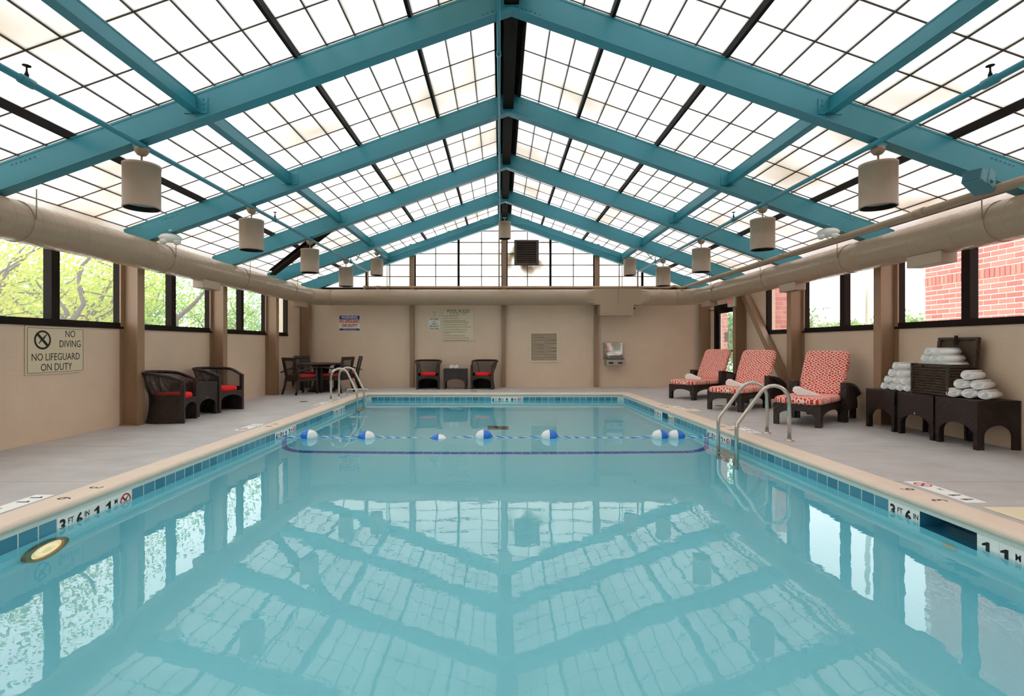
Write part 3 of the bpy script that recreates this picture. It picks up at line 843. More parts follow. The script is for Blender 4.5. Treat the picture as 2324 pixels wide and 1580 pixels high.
# skimmer throats
for a, b in holes:
    xa = px_right((a + b) / 2)
    sk = MB()
    z0, z1, dx = -0.29, -0.085, 0.26
    xA, xB = px_right(a), px_right(b)
    sk.poly([(xA, a, z0), (xB, b, z0), (xB + dx, b, z0), (xA + dx, a, z0)])
    sk.poly([(xA, a, z1), (xA + dx, a, z1), (xB + dx, b, z1), (xB, b, z1)])
    sk.poly([(xA, a, z0), (xA + dx, a, z0), (xA + dx, a, z1), (xA, a, z1)])
    sk.poly([(xB, b, z0), (xB, b, z1), (xB + dx, b, z1), (xB + dx, b, z0)])
    sk.poly([(xA + dx, a, z0), (xB + dx, b, z0), (xB + dx, b, z1), (xA + dx, a, z1)])
    so = sk.build('skimmer_throat', 'tile', pool)
# coping
prof = [(-0.012, -0.052), (-0.022, -0.045), (-0.029, -0.032), (-0.029, -0.018), (-0.022, -0.006), (-0.008, 0.003), (0.02, 0.006), (0.205, 0.006), (0.205, -0.052)]
mb = MB()
ringsC = [[(x, y, z) for x, y in offs(o)] for o, z in prof]
mb.loft(ringsC, cap=False, smooth=False, loop=True)
cop = mb.build('coping', 'coping', pool)
# waterline tiles
tm = MB(); tm.cbox(-TS / 2 + 0.005, TS / 2 - 0.005, -0.004, 0.004, -TS / 2 + 0.003, TS / 2 - 0.003, 0.002)
tile_me = bpy.data.meshes.new('tile'); tile_me.from_pydata(tm.v, [], tm.f); tile_me.materials.append(M['tile'])
wtm = MB(); wtm.cbox(-TS / 2 + 0.001, TS / 2 - 0.001, -0.004, 0.004, -TS / 2 + 0.003, TS / 2 - 0.003, 0.002)
wtile_me = bpy.data.meshes.new('marker_tile'); wtile_me.from_pydata(wtm.v, [], wtm.f); wtile_me.materials.append(M['whitetile'])
TZ = ZT - TS / 2
def no_dive(parent, loc, rot, r, col, figcol, name='no_diving_symbol'):
    m_ = MB(); ring(m_, r * 0.8, r, 0, 0.0012, 32)
    o = m_.build(name, col, parent, loc, rot)
    s = MB(); cx = r * 0.86 * 0.7071; t = r * 0.10
    s.prism(None, [(-cx - t, cx - t, 0), (-cx + t, cx + t, 0), (cx + t, -cx + t, 0), (cx - t, -cx - t, 0)][::-1], [(-cx - t, cx - t, 0.001), (-cx + t, cx + t, 0.001), (cx + t, -cx + t, 0.001), (cx - t, -cx - t, 0.001)][::-1])
    o2 = s.build('slash', col, parent if parent is not None and parent.parent is not None else o, (0, 0, 0) if not (parent is not None and parent.parent is not None) else loc, (0, 0, 0) if not (parent is not None and parent.parent is not None) else rot)
    g = MB(); q = [(0.45, 0.62), (0.52, 0.56), (0.12, 0.02), (-0.12, -0.12), (-0.42, -0.42), (-0.48, -0.36), (-0.28, -0.06), (-0.1, 0.12)]
    g.prism(None, [(a * r, b * r, 0) for a, b in q][::-1], [(a * r, b * r, 0.0009) for a, b in q][::-1])
    o3 = g.build('diver', figcol, o2.parent, o2.location, o2.rotation_euler)
    return o
def marker(kind, tile):
    R = (PI / 2, 0, 0)
    if kind == 'nd':
        no_dive(tile, (0, -0.0045, 0), R, 0.062, 'red', 'numink')
    else:
        big, small = kind
        if small: text(big, 0.13, 'numink', tile, (-0.03, -0.0045, 0), R, 0.95, 0.004, name='number'); text(small, 0.058, 'numink', tile, (0.042, -0.0045, 0.022), R, 0.85, 0.0008, name='unit')
        else: text(big, 0.13, 'numink', tile, (0.0, -0.0045, 0), R, 0.95, 0.004, name='number')
ftm = {22: ('3', 'FT'), 23: ('6', 'IN'), 24: ('1', ''), 25: ('1', 'M'), 26: 'nd',
       46: ('4', 'FT'), 47: ('0', 'IN'), 48: ('1', ''), 49: ('2', 'M'), 50: 'nd',
       63: ('6', 'FT'), 64: ('0', 'IN'), 65: ('1', ''), 66: ('8', 'M'), 67: 'nd'}
rtm = {24: ('3', 'FT'), 23: ('6', 'IN'), 19: ('1', ''), 18: ('1', 'M'), 17: 'nd',
       47: ('4', 'FT'), 46: ('0', 'IN'), 45: ('1', ''), 44: ('2', 'M'), 43: 'nd',
       63: ('6', 'FT'), 62: ('0', 'IN'), 61: ('1', ''), 58: ('8', 'M'), 57: 'nd'}
fam = {20: ('6', 'FT'), 21: ('0', 'IN'), 22: ('1', ''), 23: ('8', 'M'), 24: 'nd'}
def slot_tile(x, y, rz, k, table):
    if k in table:
        t = inst('marker_tile', wtile_me, pool, (x, y, TZ), (0, 0, rz)); marker(table[k], t)
    else: inst('tile', tile_me, pool, (x, y, TZ), (0, 0, rz))
al = math.atan2(POOL['FL'][0] - POOL['NL'][0], 12.15); ar = math.atan2(POOL['FR'][0] - POOL['NR'][0], 12.15)
for k in range(8, 79):
    y = 0.40 + (k + 0.5) * TS
    slot_tile(px_left(y) - 0.002, y, PI / 2 - al, k, ftm)
    if k in (20, 21, 22, 59, 60): continue
    slot_tile(px_right(y) + 0.002, y, -PI / 2 - ar, k, rtm)
for k in range(40):
    x = -3.27 + (k + 0.5) * TS
    if x < POOL['FL'][0] + 0.07 or x > POOL['FR'][0] - 0.07: continue
    slot_tile(x, 12.55 + 0.002, 0, k, fam)
# blue stripe across the floor and up both walls at the depth break
zs = floorz(7.72)
n_st = 42
xa_, xb_ = px_left(7.72) + CR, px_right(7.72) - CR
for k in range(n_st):
    x0 = xa_ + (xb_ - xa_) * k / n_st; x1 = xa_ + (xb_ - xa_) * (k + 1) / n_st - 0.008
    MB().box(x0, x1, 7.65, 7.79, zs - 0.02, zs + 0.012).build('stripe_tile', 'stripe', pool)
for fx, sg in ((px_left, 1), (px_right, -1)):
    P = side_prof(fx, sg, 7.72, TB - 0.01)
    P = [(P[0][0], P[0][2] + (P[1][2] - P[0][2]) * k / 6) for k in range(6)] + [(p[0], p[2]) for p in P[1:]]
    for (xA, zA), (xB, zB) in zip(P, P[1:]):
        d_ = Vector((xB - xA, zB - zA)); L_ = d_.length; d_.normalize(); n_v = Vector((-d_.y, d_.x)) * sg
        e = d_ * 0.004
        q = [(xA + e.x, zA + e.y), (xB - e.x, zB - e.y)]
        A = [(q[0][0], 7.65, q[0][1]), (q[0][0], 7.79, q[0][1]), (q[0][0] + n_v.x * .01, 7.79, q[0][1] + n_v.y * .01), (q[0][0] + n_v.x * .01, 7.65, q[0][1] + n_v.y * .01)]
        B = [(q[1][0], 7.65, q[1][1]), (q[1][0], 7.79, q[1][1]), (q[1][0] + n_v.x * .01, 7.79, q[1][1] + n_v.y * .01), (q[1][0] + n_v.x * .01, 7.65, q[1][1] + n_v.y * .01)]
        MB().prism(None, A, B).build('stripe_tile', 'stripe', pool)
# return fittings, main drain
def disc(name, mat, parent, loc, rot, r, t):
    return MB().lathe([(r * 0.2, t), (r * 0.8, t), (r, t * 0.4), (r, 0)][::-1], 20).build(name, mat, parent, loc, rot)
disc('return_fitting', 'sign', pool, (px_right(3.65) - 0.002, 3.65, -0.46), (0, -PI / 2, 0), 0.06, 0.015)
disc('return_fitting', 'sign', pool, (px_left(9.6) + 0.002, 9.6, -0.46), (0, PI / 2, 0), 0.05, 0.015)
dg = MB().box(-0.2, 0.2, -0.2, 0.2, 0, 0.02).build('main_drain', 'ground', pool, (-0.05, 10.1, floorz(10.1) - 0.0), (math.atan2(zf[2] - zf[1], 4.0), 0, 0))
# water
mb = MB().poly([(-3.55, 0.15, WZ), (3.55, 0.15, WZ), (3.55, 12.85, WZ), (-3.55, 12.85, WZ)])
tag(mb.build('pool_water', 'water'), kind='structure')
# pool light on the left wall
YL = 3.64
pl = thing('pool_light', 'lit underwater pool lamp with brass rim in the left pool wall', 'pool light', (px_left(YL) + 0.001, YL, -0.50), 0)
R_ = (0, PI / 2, 0)
m_ = MB(); ring(m_, 0.135, 0.175, 0, 0.035, 36); m_.build('rim', plain('lamp_brass', (150, 120, 70), 0.3, metal=0.8), pl, (0, 0, 0), R_)
MB().lathe([(0.135, 0.0), (0.135, 0.012), (0.08, 0.03), (0.03, 0.036), (0.001, 0.037)], 28).build('lens', 'poollamp', pl, (0, 0, 0), R_)

# deck plates and painted coping numbers
def deck_plate(x, y, rz, label, txt, group='white depth plates let into the deck'):
    p = thing('depth_plate', label, 'depth marker', (x, y, 0.001), rz, group)
    MB().box(-0.30, 0.30, -0.075, 0.075, 0, 0.004).build('plate', 'whitetile', p)
    for i, c in enumerate(txt): text(c, 0.13, 'numink', p, (-0.22 + 0.11 * i, 0, 0.0045), (0, 0, 0), 0.8, 0.002, name='number')
    text('M', 0.05, 'numink', p, (0.05, -0.03, 0.0045), (0, 0, 0), name='unit')
    no_dive(p, (0.19, 0, 0.0045), (0, 0, 0), 0.062, 'red', 'numink')
    return p
LZ, RZ = -PI / 2, PI / 2
deck_plate(-3.52, 3.72, LZ, 'white deck plate reading 11 M by the left edge, nearest the camera', '11')
deck_plate(-3.55, 7.36, LZ, 'white deck plate by the left pool edge near the float rope', '12')
deck_plate(-3.56, 10.35, LZ, 'white deck plate by the left pool edge beside the far ladder', '18')
deck_plate(3.50, 4.12, RZ, 'white deck plate reading 11 M on the right deck near the side tables', '11')
deck_plate(3.37, 7.15, RZ, 'white deck plate on the right deck just behind the near ladder', '12')
deck_plate(3.31, 9.75, RZ, 'white deck plate on the right deck before the middle lounger', '18')
for (xx, yy, rz, c) in ((-3.29, 4.22, LZ, '3'), (-3.29, 3.92, LZ, '6'), (3.27, 4.17, RZ, '6'), (3.27, 3.87, RZ, '3'), (-3.30, 7.62, LZ, '4'), (-3.30, 7.4, LZ, '0'), (3.16, 7.4, RZ, '0'), (3.16, 7.1, RZ, '4'), (-3.31, 10.6, LZ, '6'), (-3.31, 10.35, LZ, '0'), (3.10, 9.95, RZ, '0'), (3.10, 9.7, RZ, '6')):
    text(c, 0.15, 'ink', cop, (xx, yy, 0.0065), (0, 0, rz), 0.9, name='painted_number')
def skimmer_lid(x, y, label):
    t = thing('skimmer_lid', label, 'skimmer lid', (x, y, 0.001), 0, 'cream skimmer lids')
    MB().cbox(-0.16, 0.16, -0.16, 0.16, 0, 0.006, 0.002).build('lid', 'cream', t)
    MB().box(-0.02, 0.02, -0.006, 0.006, 0.006, 0.007).build('finger_slot', 'ink', t)
skimmer_lid(3.60, 3.55, 'cream square skimmer lid on the right deck, near the picture edge')
skimmer_lid(3.38, 9.28, 'cream square skimmer lid before the farther loungers')
for x, y, lab in ((-0.68, 13.2, 'small dark floor drain before the far wall side table'), (4.2, 9.98, 'small dark floor drain under the middle lounger'), (-4.05, 10.7, 'small dark floor drain on the left deck by the far ladder')):
    t = thing('floor_drain', lab, 'drain', (x, y, 0.0005), 0, 'round deck drains')
    MB().lathe([(0.085, 0), (0.085, 0.003), (0.07, 0.004), (0.001, 0.004)], 20).build('rim', 'ground', t)
    MB().box(-0.05, 0.05, -0.006, 0.006, 0.0035, 0.005).build('slot', 'black', t); MB().box(-0.006, 0.006, -0.05, 0.05, 0.0035, 0.005).build('slot', 'black', t)
#@@PART2@@

# ---------------------------------------------------------------- ducts, registers, pipes
DR, DZ, DXL, DXR, DY = 0.213, 2.455, -5.06, 5.24, 14.02
duct = thing('ventilation_duct', 'tan round spiral duct running around three walls under the roof', 'duct', (0, 0, 0))
def ring_at(c, t, r, n=28):
    t = Vector(t).normalized(); u = Vector((0, 0, 1)); a = t.cross(u).normalized()
    return [Vector(c) + (a * math.cos(2 * PI * k / n) + u * math.sin(2 * PI * k / n)) * r for k in range(n)]
def duct_run(name, pts_t):
    # seams are slightly proud rings, so the spiral joints show
    rings = [ring_at(c, t, r) for c, t, r in pts_t]
    return MB().loft(rings, cap=True, smooth=True).build(name, 'duct', duct)
def straight(x, y0, y1, step=0.155):
    L = []; y = y0
    while y < y1:
        ye = min(y + step, y1)
        L += [((x, y + 0.0005, DZ), (0, 1, 0), DR), ((x, y + 0.006, DZ), (0, 1, 0), DR), ((x, ye - 0.012, DZ), (0, 1, 0), DR), ((x, ye - 0.007, DZ), (0, 1, 0), DR), ((x, ye - 0.0035, DZ), (0, 1, 0), DR + 0.003)]
        y = ye
        if y1 - y < 0.02: break
    L.append(((x, y1, DZ), (0, 1, 0), DR)); return L
RB = 0.55
duct_run('left_run', straight(DXL, YB + 0.02, DY - RB))
duct_run('right_run', straight(DXR, YB + 0.02, DY - RB))
def elbow(cx, sgn, x0):
    L = []
    for k in range(5):
        a = (PI / 2) * k / 4
        c = (cx - sgn * RB * math.cos(a), DY - RB + RB * math.sin(a), DZ); t = (sgn * math.sin(a), math.cos(a), 0)
        L.append((c, t, DR + 0.003))
    return L
duct_run('elbow', elbow(DXL + RB, 1, 0)); duct_run('elbow', elbow(DXR - RB, -1, 0))
def acrossX(x0, x1, step=0.62):
    L = []; x = x0
    while x < x1 - 0.01:
        x2 = min(x + step, x1)
        L += [((x, DY, DZ), (1, 0, 0), DR), ((x + 0.006, DY, DZ), (1, 0, 0), DR), ((x2 - 0.012, DY, DZ), (1, 0, 0), DR), ((x2 - 0.007, DY, DZ), (1, 0, 0), DR), ((x2 - 0.0035, DY, DZ), (1, 0, 0), DR + 0.003)]
        x = x2
    L.append(((x1, DY, DZ), (1, 0, 0), DR)); return L
BX0, BX1 = 2.50, 3.74
duct_run('far_run', acrossX(DXL + RB, BX0 - 0.22)); duct_run('far_run', acrossX(BX1 + 0.24, DXR - RB))
# square box and transitions
n_ = 28
def sq_ring(x):
    L = []
    for k in range(n_):
        a = 2 * PI * k / n_; c, s_ = math.cos(a), math.sin(a); q = max(abs(c), abs(s_)); L.append(Vector((x, DY - c / q * DR, DZ + s_ / q * DR)))
    return L
def rd_ring(x): return [Vector((x, DY - math.cos(2 * PI * k / n_) * DR, DZ + math.sin(2 * PI * k / n_) * DR)) for k in range(n_)]
MB().loft([rd_ring(BX0 - 0.22), sq_ring(BX0)]).build('transition', 'duct', duct)
MB().loft([sq_ring(BX1), rd_ring(BX1 + 0.24)]).build('transition', 'duct', duct)
bx = MB().box(BX0, BX1, DY - DR, DY + DR, DZ - DR, DZ + DR).build('junction_box', 'duct', duct)
MB().box((BX0 + BX1) / 2 - 0.004, (BX0 + BX1) / 2 + 0.004, DY - DR - 0.004, DY - DR, DZ - DR, DZ + DR).build('seam', 'ductdark', bx)
MB().cbox(2.64, 3.53, DY - DR - 0.02, DY + DR - 0.02, 1.95, DZ - DR - 0.002, 0.006).build('heater_box', 'duct', duct)
MB().box(3.53, 3.60, DY - 0.12, DY - 0.06, 2.13, 2.17).build('damper_handle', 'dark', duct)
# registers below the side runs
for x, ys in ((-1, (3.9, 8.95, 13.12)), (1, (6.30, 9.3, 13.0))):
    for y in ys:
        xa, xb = (DXL - 0.09, DXL + 0.10) if x < 0 else (DXR - 0.12, DXR + 0.07)
        rg = MB().cbox(xa, xb, y - 0.26, y + 0.26, DZ - DR - 0.115, DZ - DR + 0.03, 0.006).build('register', 'duct', duct)
        MB().box(xa + 0.02, xb - 0.02, y - 0.23, y + 0.23, DZ - DR - 0.117, DZ - DR - 0.112).build('grille', 'ductdark', rg)
# strap hangers
for x in (DXL, DXR):
    for y in (5.42, 7.75, 10.05, 12.4):
        rg = [ring_at((x, yy, DZ), (0, 1, 0), r) for yy, r in ((y - 0.013, DR + 0.001), (y - 0.013, DR + 0.007), (y + 0.013, DR + 0.007), (y + 0.013, DR + 0.001))]
        h = MB().loft(rg, cap=False, loop=True, smooth=False).build('strap', 'duct', duct)
        xs = x + (DR + 0.01 if x < 0 else -DR - 0.01)
        MB().tube([(xs, y, DZ + 0.02), (xs, y, ZAP - SL * abs(xs - RX) + 0.02)], 0.006, 6).build('hanger_rod', 'duct', h)
for x in (-3.7, -3.05, 0.05, 4.3):
    xs = DR
    rg = [[Vector((x + dx, DY - math.cos(2 * PI * k / 28) * r, DZ + math.sin(2 * PI * k / 28) * r)) for k in range(28)] for dx, r in ((-0.012, DR + .001), (-0.012, DR + .006), (0.012, DR + .006), (0.012, DR + .001))]
    h = MB().loft(rg, cap=False, loop=True).build('strap', 'duct', duct)
    zt = ZAP - SL * abs(x - RX)
    MB().tube([(x, DY + 0.12, DZ + 0.17), (x, DY + 0.2, zt + 0.02)], 0.006, 6).build('hanger_rod', 'duct', h)

def head(parent, loc, mat='teal'):
    h = MB().lathe([(0.014, 0), (0.014, 0.03), (0.009, 0.032), (0.009, 0.045), (0.006, 0.047), (0.006, 0.085), (0.028, 0.087), (0.028, 0.092)], 10).build('sprinkler_head', 'dark', parent, loc)
    return h
PZ = 3.165
for x, side, yh in ((-3.60, 'left', (3.95, 8.3, 12.5)), (3.72, 'right', (3.95, 8.3, 12.5))):
    sp = thing('sprinkler_pipe', 'teal sprinkler pipe hung under the roof frames %s of the ridge' % side, 'pipe', (x, 0, PZ), 0, 'teal sprinkler pipes')
    MB().tube([(0, YB + 0.05, 0), (0, 14.1, 0)], 0.026, 12).build('pipe', 'teal', sp)
    MB().tube([(0, 14.1, 0.02), (0, 14.1, 2.70 - PZ)], 0.022, 10).build('drop_pipe', 'duct', sp)
    for y in yh:
        f = MB().tube([(0, y - 0.06, 0), (0, y - 0.055, 0), (0, y + 0.055, 0), (0, y + 0.06, 0)], [0.027, 0.036, 0.036, 0.027], 12).build('tee_fitting', 'teal', sp)
        head(sp, (0, y, 0.03))
    for y in FR[2:]:
        zt = ZAP - SL * abs(x - RX) - PZ
        MB().tube([(0, y, -0.03), (0.03, y, 0.01), (0.03, y, zt)], 0.007, 6).build('hanger', 'teal', sp)
sp = thing('sprinkler_pipe', 'slim grey-teal pipe along the ridge down to the gable end wall', 'pipe', (-0.02, 0, ZAP - 0.06), 0, 'teal sprinkler pipes')
MB().tube([(0, YB + .05, 0), (0, 14.1, 0)], 0.020, 12).build('pipe', 'teal', sp)
MB().tube([(0, 14.1, 0.02), (-0.02, 14.12, -0.15), (-0.02, 14.12, 2.75 - ZAP + 0.06)], 0.018, 10).build('drop_pipe', 'duct', sp)
for y in (5.9, 8.8, 11.6): MB().tube([(0, y - 0.04, 0), (0, y + 0.04, 0)], 0.027, 12).build('coupling', 'teal', sp)
# tan pipes by the right duct and along the far wall
tp = thing('tan_pipe', 'tan pipe above the right duct and along the far wall', 'pipe', (0, 0, 0))
X1, Z1 = 4.88, 2.71
MB().tube([(X1, YB + .05, Z1), (X1, 13.75, Z1), (4.83, 13.95, Z1), (4.72, 14.1, Z1 + 0.06), (4.60, 14.18, 2.745), (4.4, 14.2, 2.745), (-3.72, 14.2, 2.745)], 0.036, 12).build('pipe', 'duct', tp)
for y in (3.6, 6.05, 9.0, 12.0): MB().tube([(X1, y - 0.07, Z1), (X1, y + 0.07, Z1)], 0.046, 12).build('coupling', 'duct', tp)
for x in (-3.7, -3.35): MB().tube([(x - 0.04, 14.2, 2.745), (x + 0.04, 14.2, 2.745)], 0.048, 12).build('coupling', 'duct', tp)
for y in FR[3:7]:
    MB().tube([(X1, y, Z1 - 0.04), (X1 + 0.04, y, Z1), (X1 + 0.02, y, ZAP - SL * abs(X1 - RX) + 0.01)], 0.008, 6).build('hanger', 'duct', tp)
tp = thing('tan_conduit', 'thin tan conduit beside the larger pipe above the right duct', 'pipe', (0, 0, 0))
MB().tube([(5.0, YB + .05, 2.70), (5.0, 13.6, 2.70)], 0.016, 10).build('pipe', 'duct', tp)
for y in (5.9, 10.4): MB().tube([(5.0, y - 0.04, 2.70), (5.0, y + 0.04, 2.70)], 0.022, 10).build('coupling', 'duct', tp)
# conduit under the gable frame
cd = thing('gable_conduit', 'thin teal conduit following the farthest roof frame', 'conduit', (0, 14.18, 0))
zc = lambda x: ZAP - SL * abs(x - RX) + 0.13
MB().tube([(RX - 3.2, 0, zc(-3.1)), (RX - 0.55, 0, zc(-.44)), (RX - 0.5, 0, zc(-.44)), (RX + 0.5, 0, zc(-.44)), (RX + 0.55, 0, zc(-.44)), (RX + 3.2, 0, zc(3.3))], 0.014, 8).build('pipe', 'teal', cd)
for x in (RX - 3.2, RX + 3.2): MB().tube([(x, 0, zc(x)), (x, -0.02, 2.72)], 0.010, 8).build('drop_pipe', 'duct', cd)

# ---------------------------------------------------------------- pendant lamps
def make_pendant():
    r = bpy.data.objects.new('pendant_lamp', None); COL.objects.link(r)
    tag(r, 'x', 'lamp', 'tan cylinder pendant lamps')
    H, R0 = 0.44, 0.168
    n = 32
    pr = [(R0 - 0.012, 0.0), (R0, 0.0), (R0, 0.012), (R0 - 0.002, 0.014), (R0 - 0.002, H - 0.03), (R0 + 0.002, H - 0.028), (R0 + 0.002, H), (0.02, H + 0.004), (0.001, H + 0.004)]
    sh = MB(); sh.loft([[(q_ * math.cos(2 * PI * k / n), q_ * math.sin(2 * PI * k / n), z_) for k in range(n)] for q_, z_ in pr], cap=False, smooth=True)
    sh.build('shade', 'lamp', r)
    ins = MB(); rr = [[((R0 - 0.012) * math.cos(2 * PI * k / n), (R0 - 0.012) * math.sin(2 * PI * k / n), z) for k in range(n)] for z in (0.0, 0.07)]
    ins.loft(rr, cap=False, smooth=True).build('inner_baffle', 'black', r)
    MB().lathe([(0.155, 0.05), (0.155, 0.055), (0.06, 0.075), (0.001, 0.08)][::1], n).build('lens', 'lens', r)
    MB().tube([(0, 0, H), (0, 0, H + 0.10)], 0.010, 8).build('stem', 'lamp', r)
    MB().lathe([(0.014, H + 0.09), (0.04, H + 0.10), (0.062, H + 0.13), (0.066, H + 0.15), (0.066, H + 0.165)], 18).build('canopy', 'lamp', r)
    MB().box(-0.055, 0.055, -0.055, 0.055, H + 0.165, H + 0.20).build('junction_box', 'teal', r)
    return r
P0 = make_pendant(); used = False
def pendant(x, y, z, label):
    global used
    if not used:
        used = True; P0.location = (x, y, z); P0['label'] = label; return P0
    return copy_tree(P0, (x, y, z), 0, label)
nth = ['largest', 'second', 'third', 'fourth']
for s, x in (('left', -3.63), ('right', 3.82)):
    for k, y in enumerate(FR[3:7]):
        z = ZAP - SL * abs(x - RX) - 0.655
        lab = 'largest tan cylinder pendant lamp in the %s row' % s if k == 0 else '%s tan cylinder pendant lamp from the front in the %s row' % (nth[k], s)
        pendant(x, y, z, lab)
pendant(-3.33, 14.0, 3.045, 'small tan cylinder lamp high before the gable, left of the ridge')
pendant(3.48, 14.0, 3.045, 'small tan cylinder lamp high before the gable, right of the ridge')
pc = pendant(RX, 14.0, 4.03, 'tan cylinder lamp hung at the ridge before the gable centre post')
for x in (-3.33, 3.48):
    zt = 3.045 + 0.64
    t = thing('lamp_bracket', 'teal bar holding the small gable lamp on the %s' % ('left' if x < 0 else 'right'), 'bracket', (x, 14.0, zt), 0, 'lamp brackets under the gable')
    MB().tube([(0, 0.02, 0.01), (0, 0.25, 0.01)], 0.02, 8).build('bar', 'teal', t)
    MB().tube([(0, 0, 0.02), (-0.2 if x < 0 else 0.2, -0.5, 0.03), (-0.22 if x < 0 else 0.25, -1.2, ZAP - SL * abs(x - RX) - zt - 0.05)], 0.012, 8).build('conduit', 'teal', t)

# emergency lights and speaker
def emergency(x, y, z, rz, label):
    t = thing('emergency_light', label, 'light', (x, y, z), rz, 'white twin emergency lights')
    rings = []
    for k in range(9):
        u = -1 + 2 * k / 8; r = math.sqrt(max(0.02, 1 - u * u))
        rings.append([(u * 0.15, 0.08 * r * math.cos(2 * PI * j / 16), 0.07 * r * math.sin(2 * PI * j / 16)) for j in range(16)])
    MB().loft(rings, smooth=True).build('housing', 'white', t)
    for q in (-1, 1):
        h = MB().lathe([(0.02, 0.03), (0.045, 0.02), (0.055, -0.01), (0.05, -0.03), (0.03, -0.04), (0.001, -0.042)], 16).build('lamp_head', 'white', t, (q * 0.085, -0.03, -0.045), (0.5, q * 0.4, 0))
        MB().lathe([(0.036, -0.036), (0.03, -0.046), (0.001, -0.047)], 14).build('bulb', 'lens', h)
    MB().box(-0.02, 0.02, -0.02, 0.02, 0.03, 0.12).build('mount', 'white', t)
emergency(-4.80, 7.56, 2.72, 0.5, 'white plastic emergency light beside the left duct')
emergency(4.76, 7.56, 2.80, -0.5, 'white plastic emergency light above the right tan pipe')
sp = thing('loudspeaker', 'small teal loudspeaker mounted under the largest roof frame', 'speaker', (4.72, 5.12, 2.77), 0)
sp.rotation_euler = (0, 0.35, 0.45)
MB().cbox(-0.14, 0.14, -0.07, 0.09, -0.065, 0.065, 0.008).build('cabinet', 'speaker', sp)
MB().cbox(-0.148, -0.139, -0.062, 0.08, -0.058, 0.058, 0.003).build('grille', 'grillecloth', sp)
br = MB().box(-0.03, 0.09, -0.078, -0.07, -0.05, 0.12).build('bracket', 'speaker', sp)
MB().lathe([(0.02, 0), (0.02, 0.014), (0.001, 0.016)], 10).build('knob', 'teal', br, (0.03, -0.078, 0.0), (PI / 2, 0, 0))

# ---------------------------------------------------------------- signs
def board(name, label, x0, x1, z0, z1, mat='sign', ymount=YF, frame=None, group=None):
    cx, cz = (x0 + x1) / 2, (z0 + z1) / 2; wd, ht = x1 - x0, z1 - z0
    t = thing(name, label, 'sign', (cx, ymount, cz), 0, group)
    MB().cbox(-wd / 2, wd / 2, -0.012, 0.0, -ht / 2, ht / 2, 0.003).build('board', mat, t)
    if frame:
        i, th = frame
        for q in ((-wd/2+i, wd/2-i, ht/2-i-th, ht/2-i), (-wd/2+i, wd/2-i, -ht/2+i, -ht/2+i+th), (-wd/2+i, -wd/2+i+th, -ht/2+i+th, ht/2-i-th), (wd/2-i-th, wd/2-i, -ht/2+i+th, ht/2-i-th)):
            MB().box(q[0], q[1], -0.0135, -0.0118, q[2], q[3]).build('border', 'ink', t)
    return t
RX90 = (PI / 2, 0, 0)
nd = board('no_diving_sign', 'cream NO DIVING, NO LIFEGUARD ON DUTY sign on the left wall', -0.425, 0.425, 0.81, 1.39, 'sign', 0, (0.02, 0.005))
nd.location = (XL + 0.001, 6.43, 1.10); nd.rotation_euler = (0, 0, PI / 2)
text('NO', 0.125, 'ink', nd, (0.20, -0.0125, 0.20), RX90, 0.8)
text('DIVING', 0.125, 'ink', nd, (0.20, -0.0125, 0.075), RX90, 0.8)
text('NO LIFEGUARD', 0.125, 'ink', nd, (0, -0.0125, -0.085), RX90, 0.80)
text('ON DUTY', 0.125, 'ink', nd, (0, -0.0125, -0.21), RX90, 0.8)
no_dive(nd, (-0.20, -0.0125, 0.125), RX90, 0.115, 'numink', 'ink')
ws = board('warning_sign', 'blue, white and red WARNING no lifeguard sign on the far wall', -4.49, -3.90, 1.565, 2.0, 'signwhite')
MB().box(-0.28, 0.28, -0.0135, -0.0118, 0.095, 0.205).build('blue_band', 'blue', ws)
MB().box(-0.28, 0.28, -0.0135, -0.0118, -0.205, -0.155).build('blue_band', 'blue', ws)
text('WARNING', 0.12, 'signwhite', ws, (0, -0.014, 0.15), RX90, 0.78, 0.003)
text('NO LIFEGUARD', 0.11, 'red', ws, (0, -0.0125, 0.04), RX90, 0.72, 0.004)
text('ON DUTY', 0.11, 'red', ws, (0, -0.0125, -0.075), RX90, 0.85, 0.004)
text('SWIM AT YOUR OWN RISK', 0.034, 'signwhite', ws, (0, -0.014, -0.18), RX90, 0.85)
ng = board('no_glass_sign', 'small white NO Glass or Food sign beside the pool rules', -2.04, -1.64, 1.575, 1.943, 'signwhite', YF, (0.02, 0.006))
text('NO Glass\nor\nFood\nAllowed in\nPool Area', 0.064, 'ink', ng, (0, -0.0125, 0), RX90, 0.95, 0.0012)
sm = board('capacity_notice', 'tiny cream notice above the NO Glass sign', -1.93, -1.745, 1.95, 2.125, 'sign')
text('Maximum\nCapacity\n30\nPersons', 0.036, 'ink', sm, (0, -0.0125, 0), RX90, 0.85)
pr_ = board('pool_rules_sign', 'large cream POOL RULES sign on the far wall', -1.63, -0.72, 1.28, 2.175, 'sign', YF, (0.025, 0.004))
text('POOL RULES', 0.12, 'ink', pr_, (0, -0.0125, 0.375), RX90, 0.92)
text('HOURS: 7:00 AM - 11:00 PM', 0.045, 'ink', pr_, (0, -0.0125, 0.30), RX90, 0.85)
rules = ['NO LIFE GUARD ON DUTY', 'SWIM AT YOUR OWN RISK', 'OWNERS AND MANAGEMENT ARE NOT\nRESPONSIBLE FOR ACCIDENTS AND INJURIES', 'POOL SPA HOURS ARE 9:00 AM TO 10:00 PM', 'DO NOT ENTER THE POOL AT ANY OTHER TIME', 'POOL SPA USE BY RESIDENCE GUEST ONLY', 'CHILDREN MUST BE ACCOMPANIED BY\nAN ADULT', 'NO RUNNING IN THE POOL SPA AREA', 'NO GLASS ALLOWED IN THE POOL SPA AREA', 'SHOWER BEFORE ENTERING THE POOL SPA']
z = 0.245
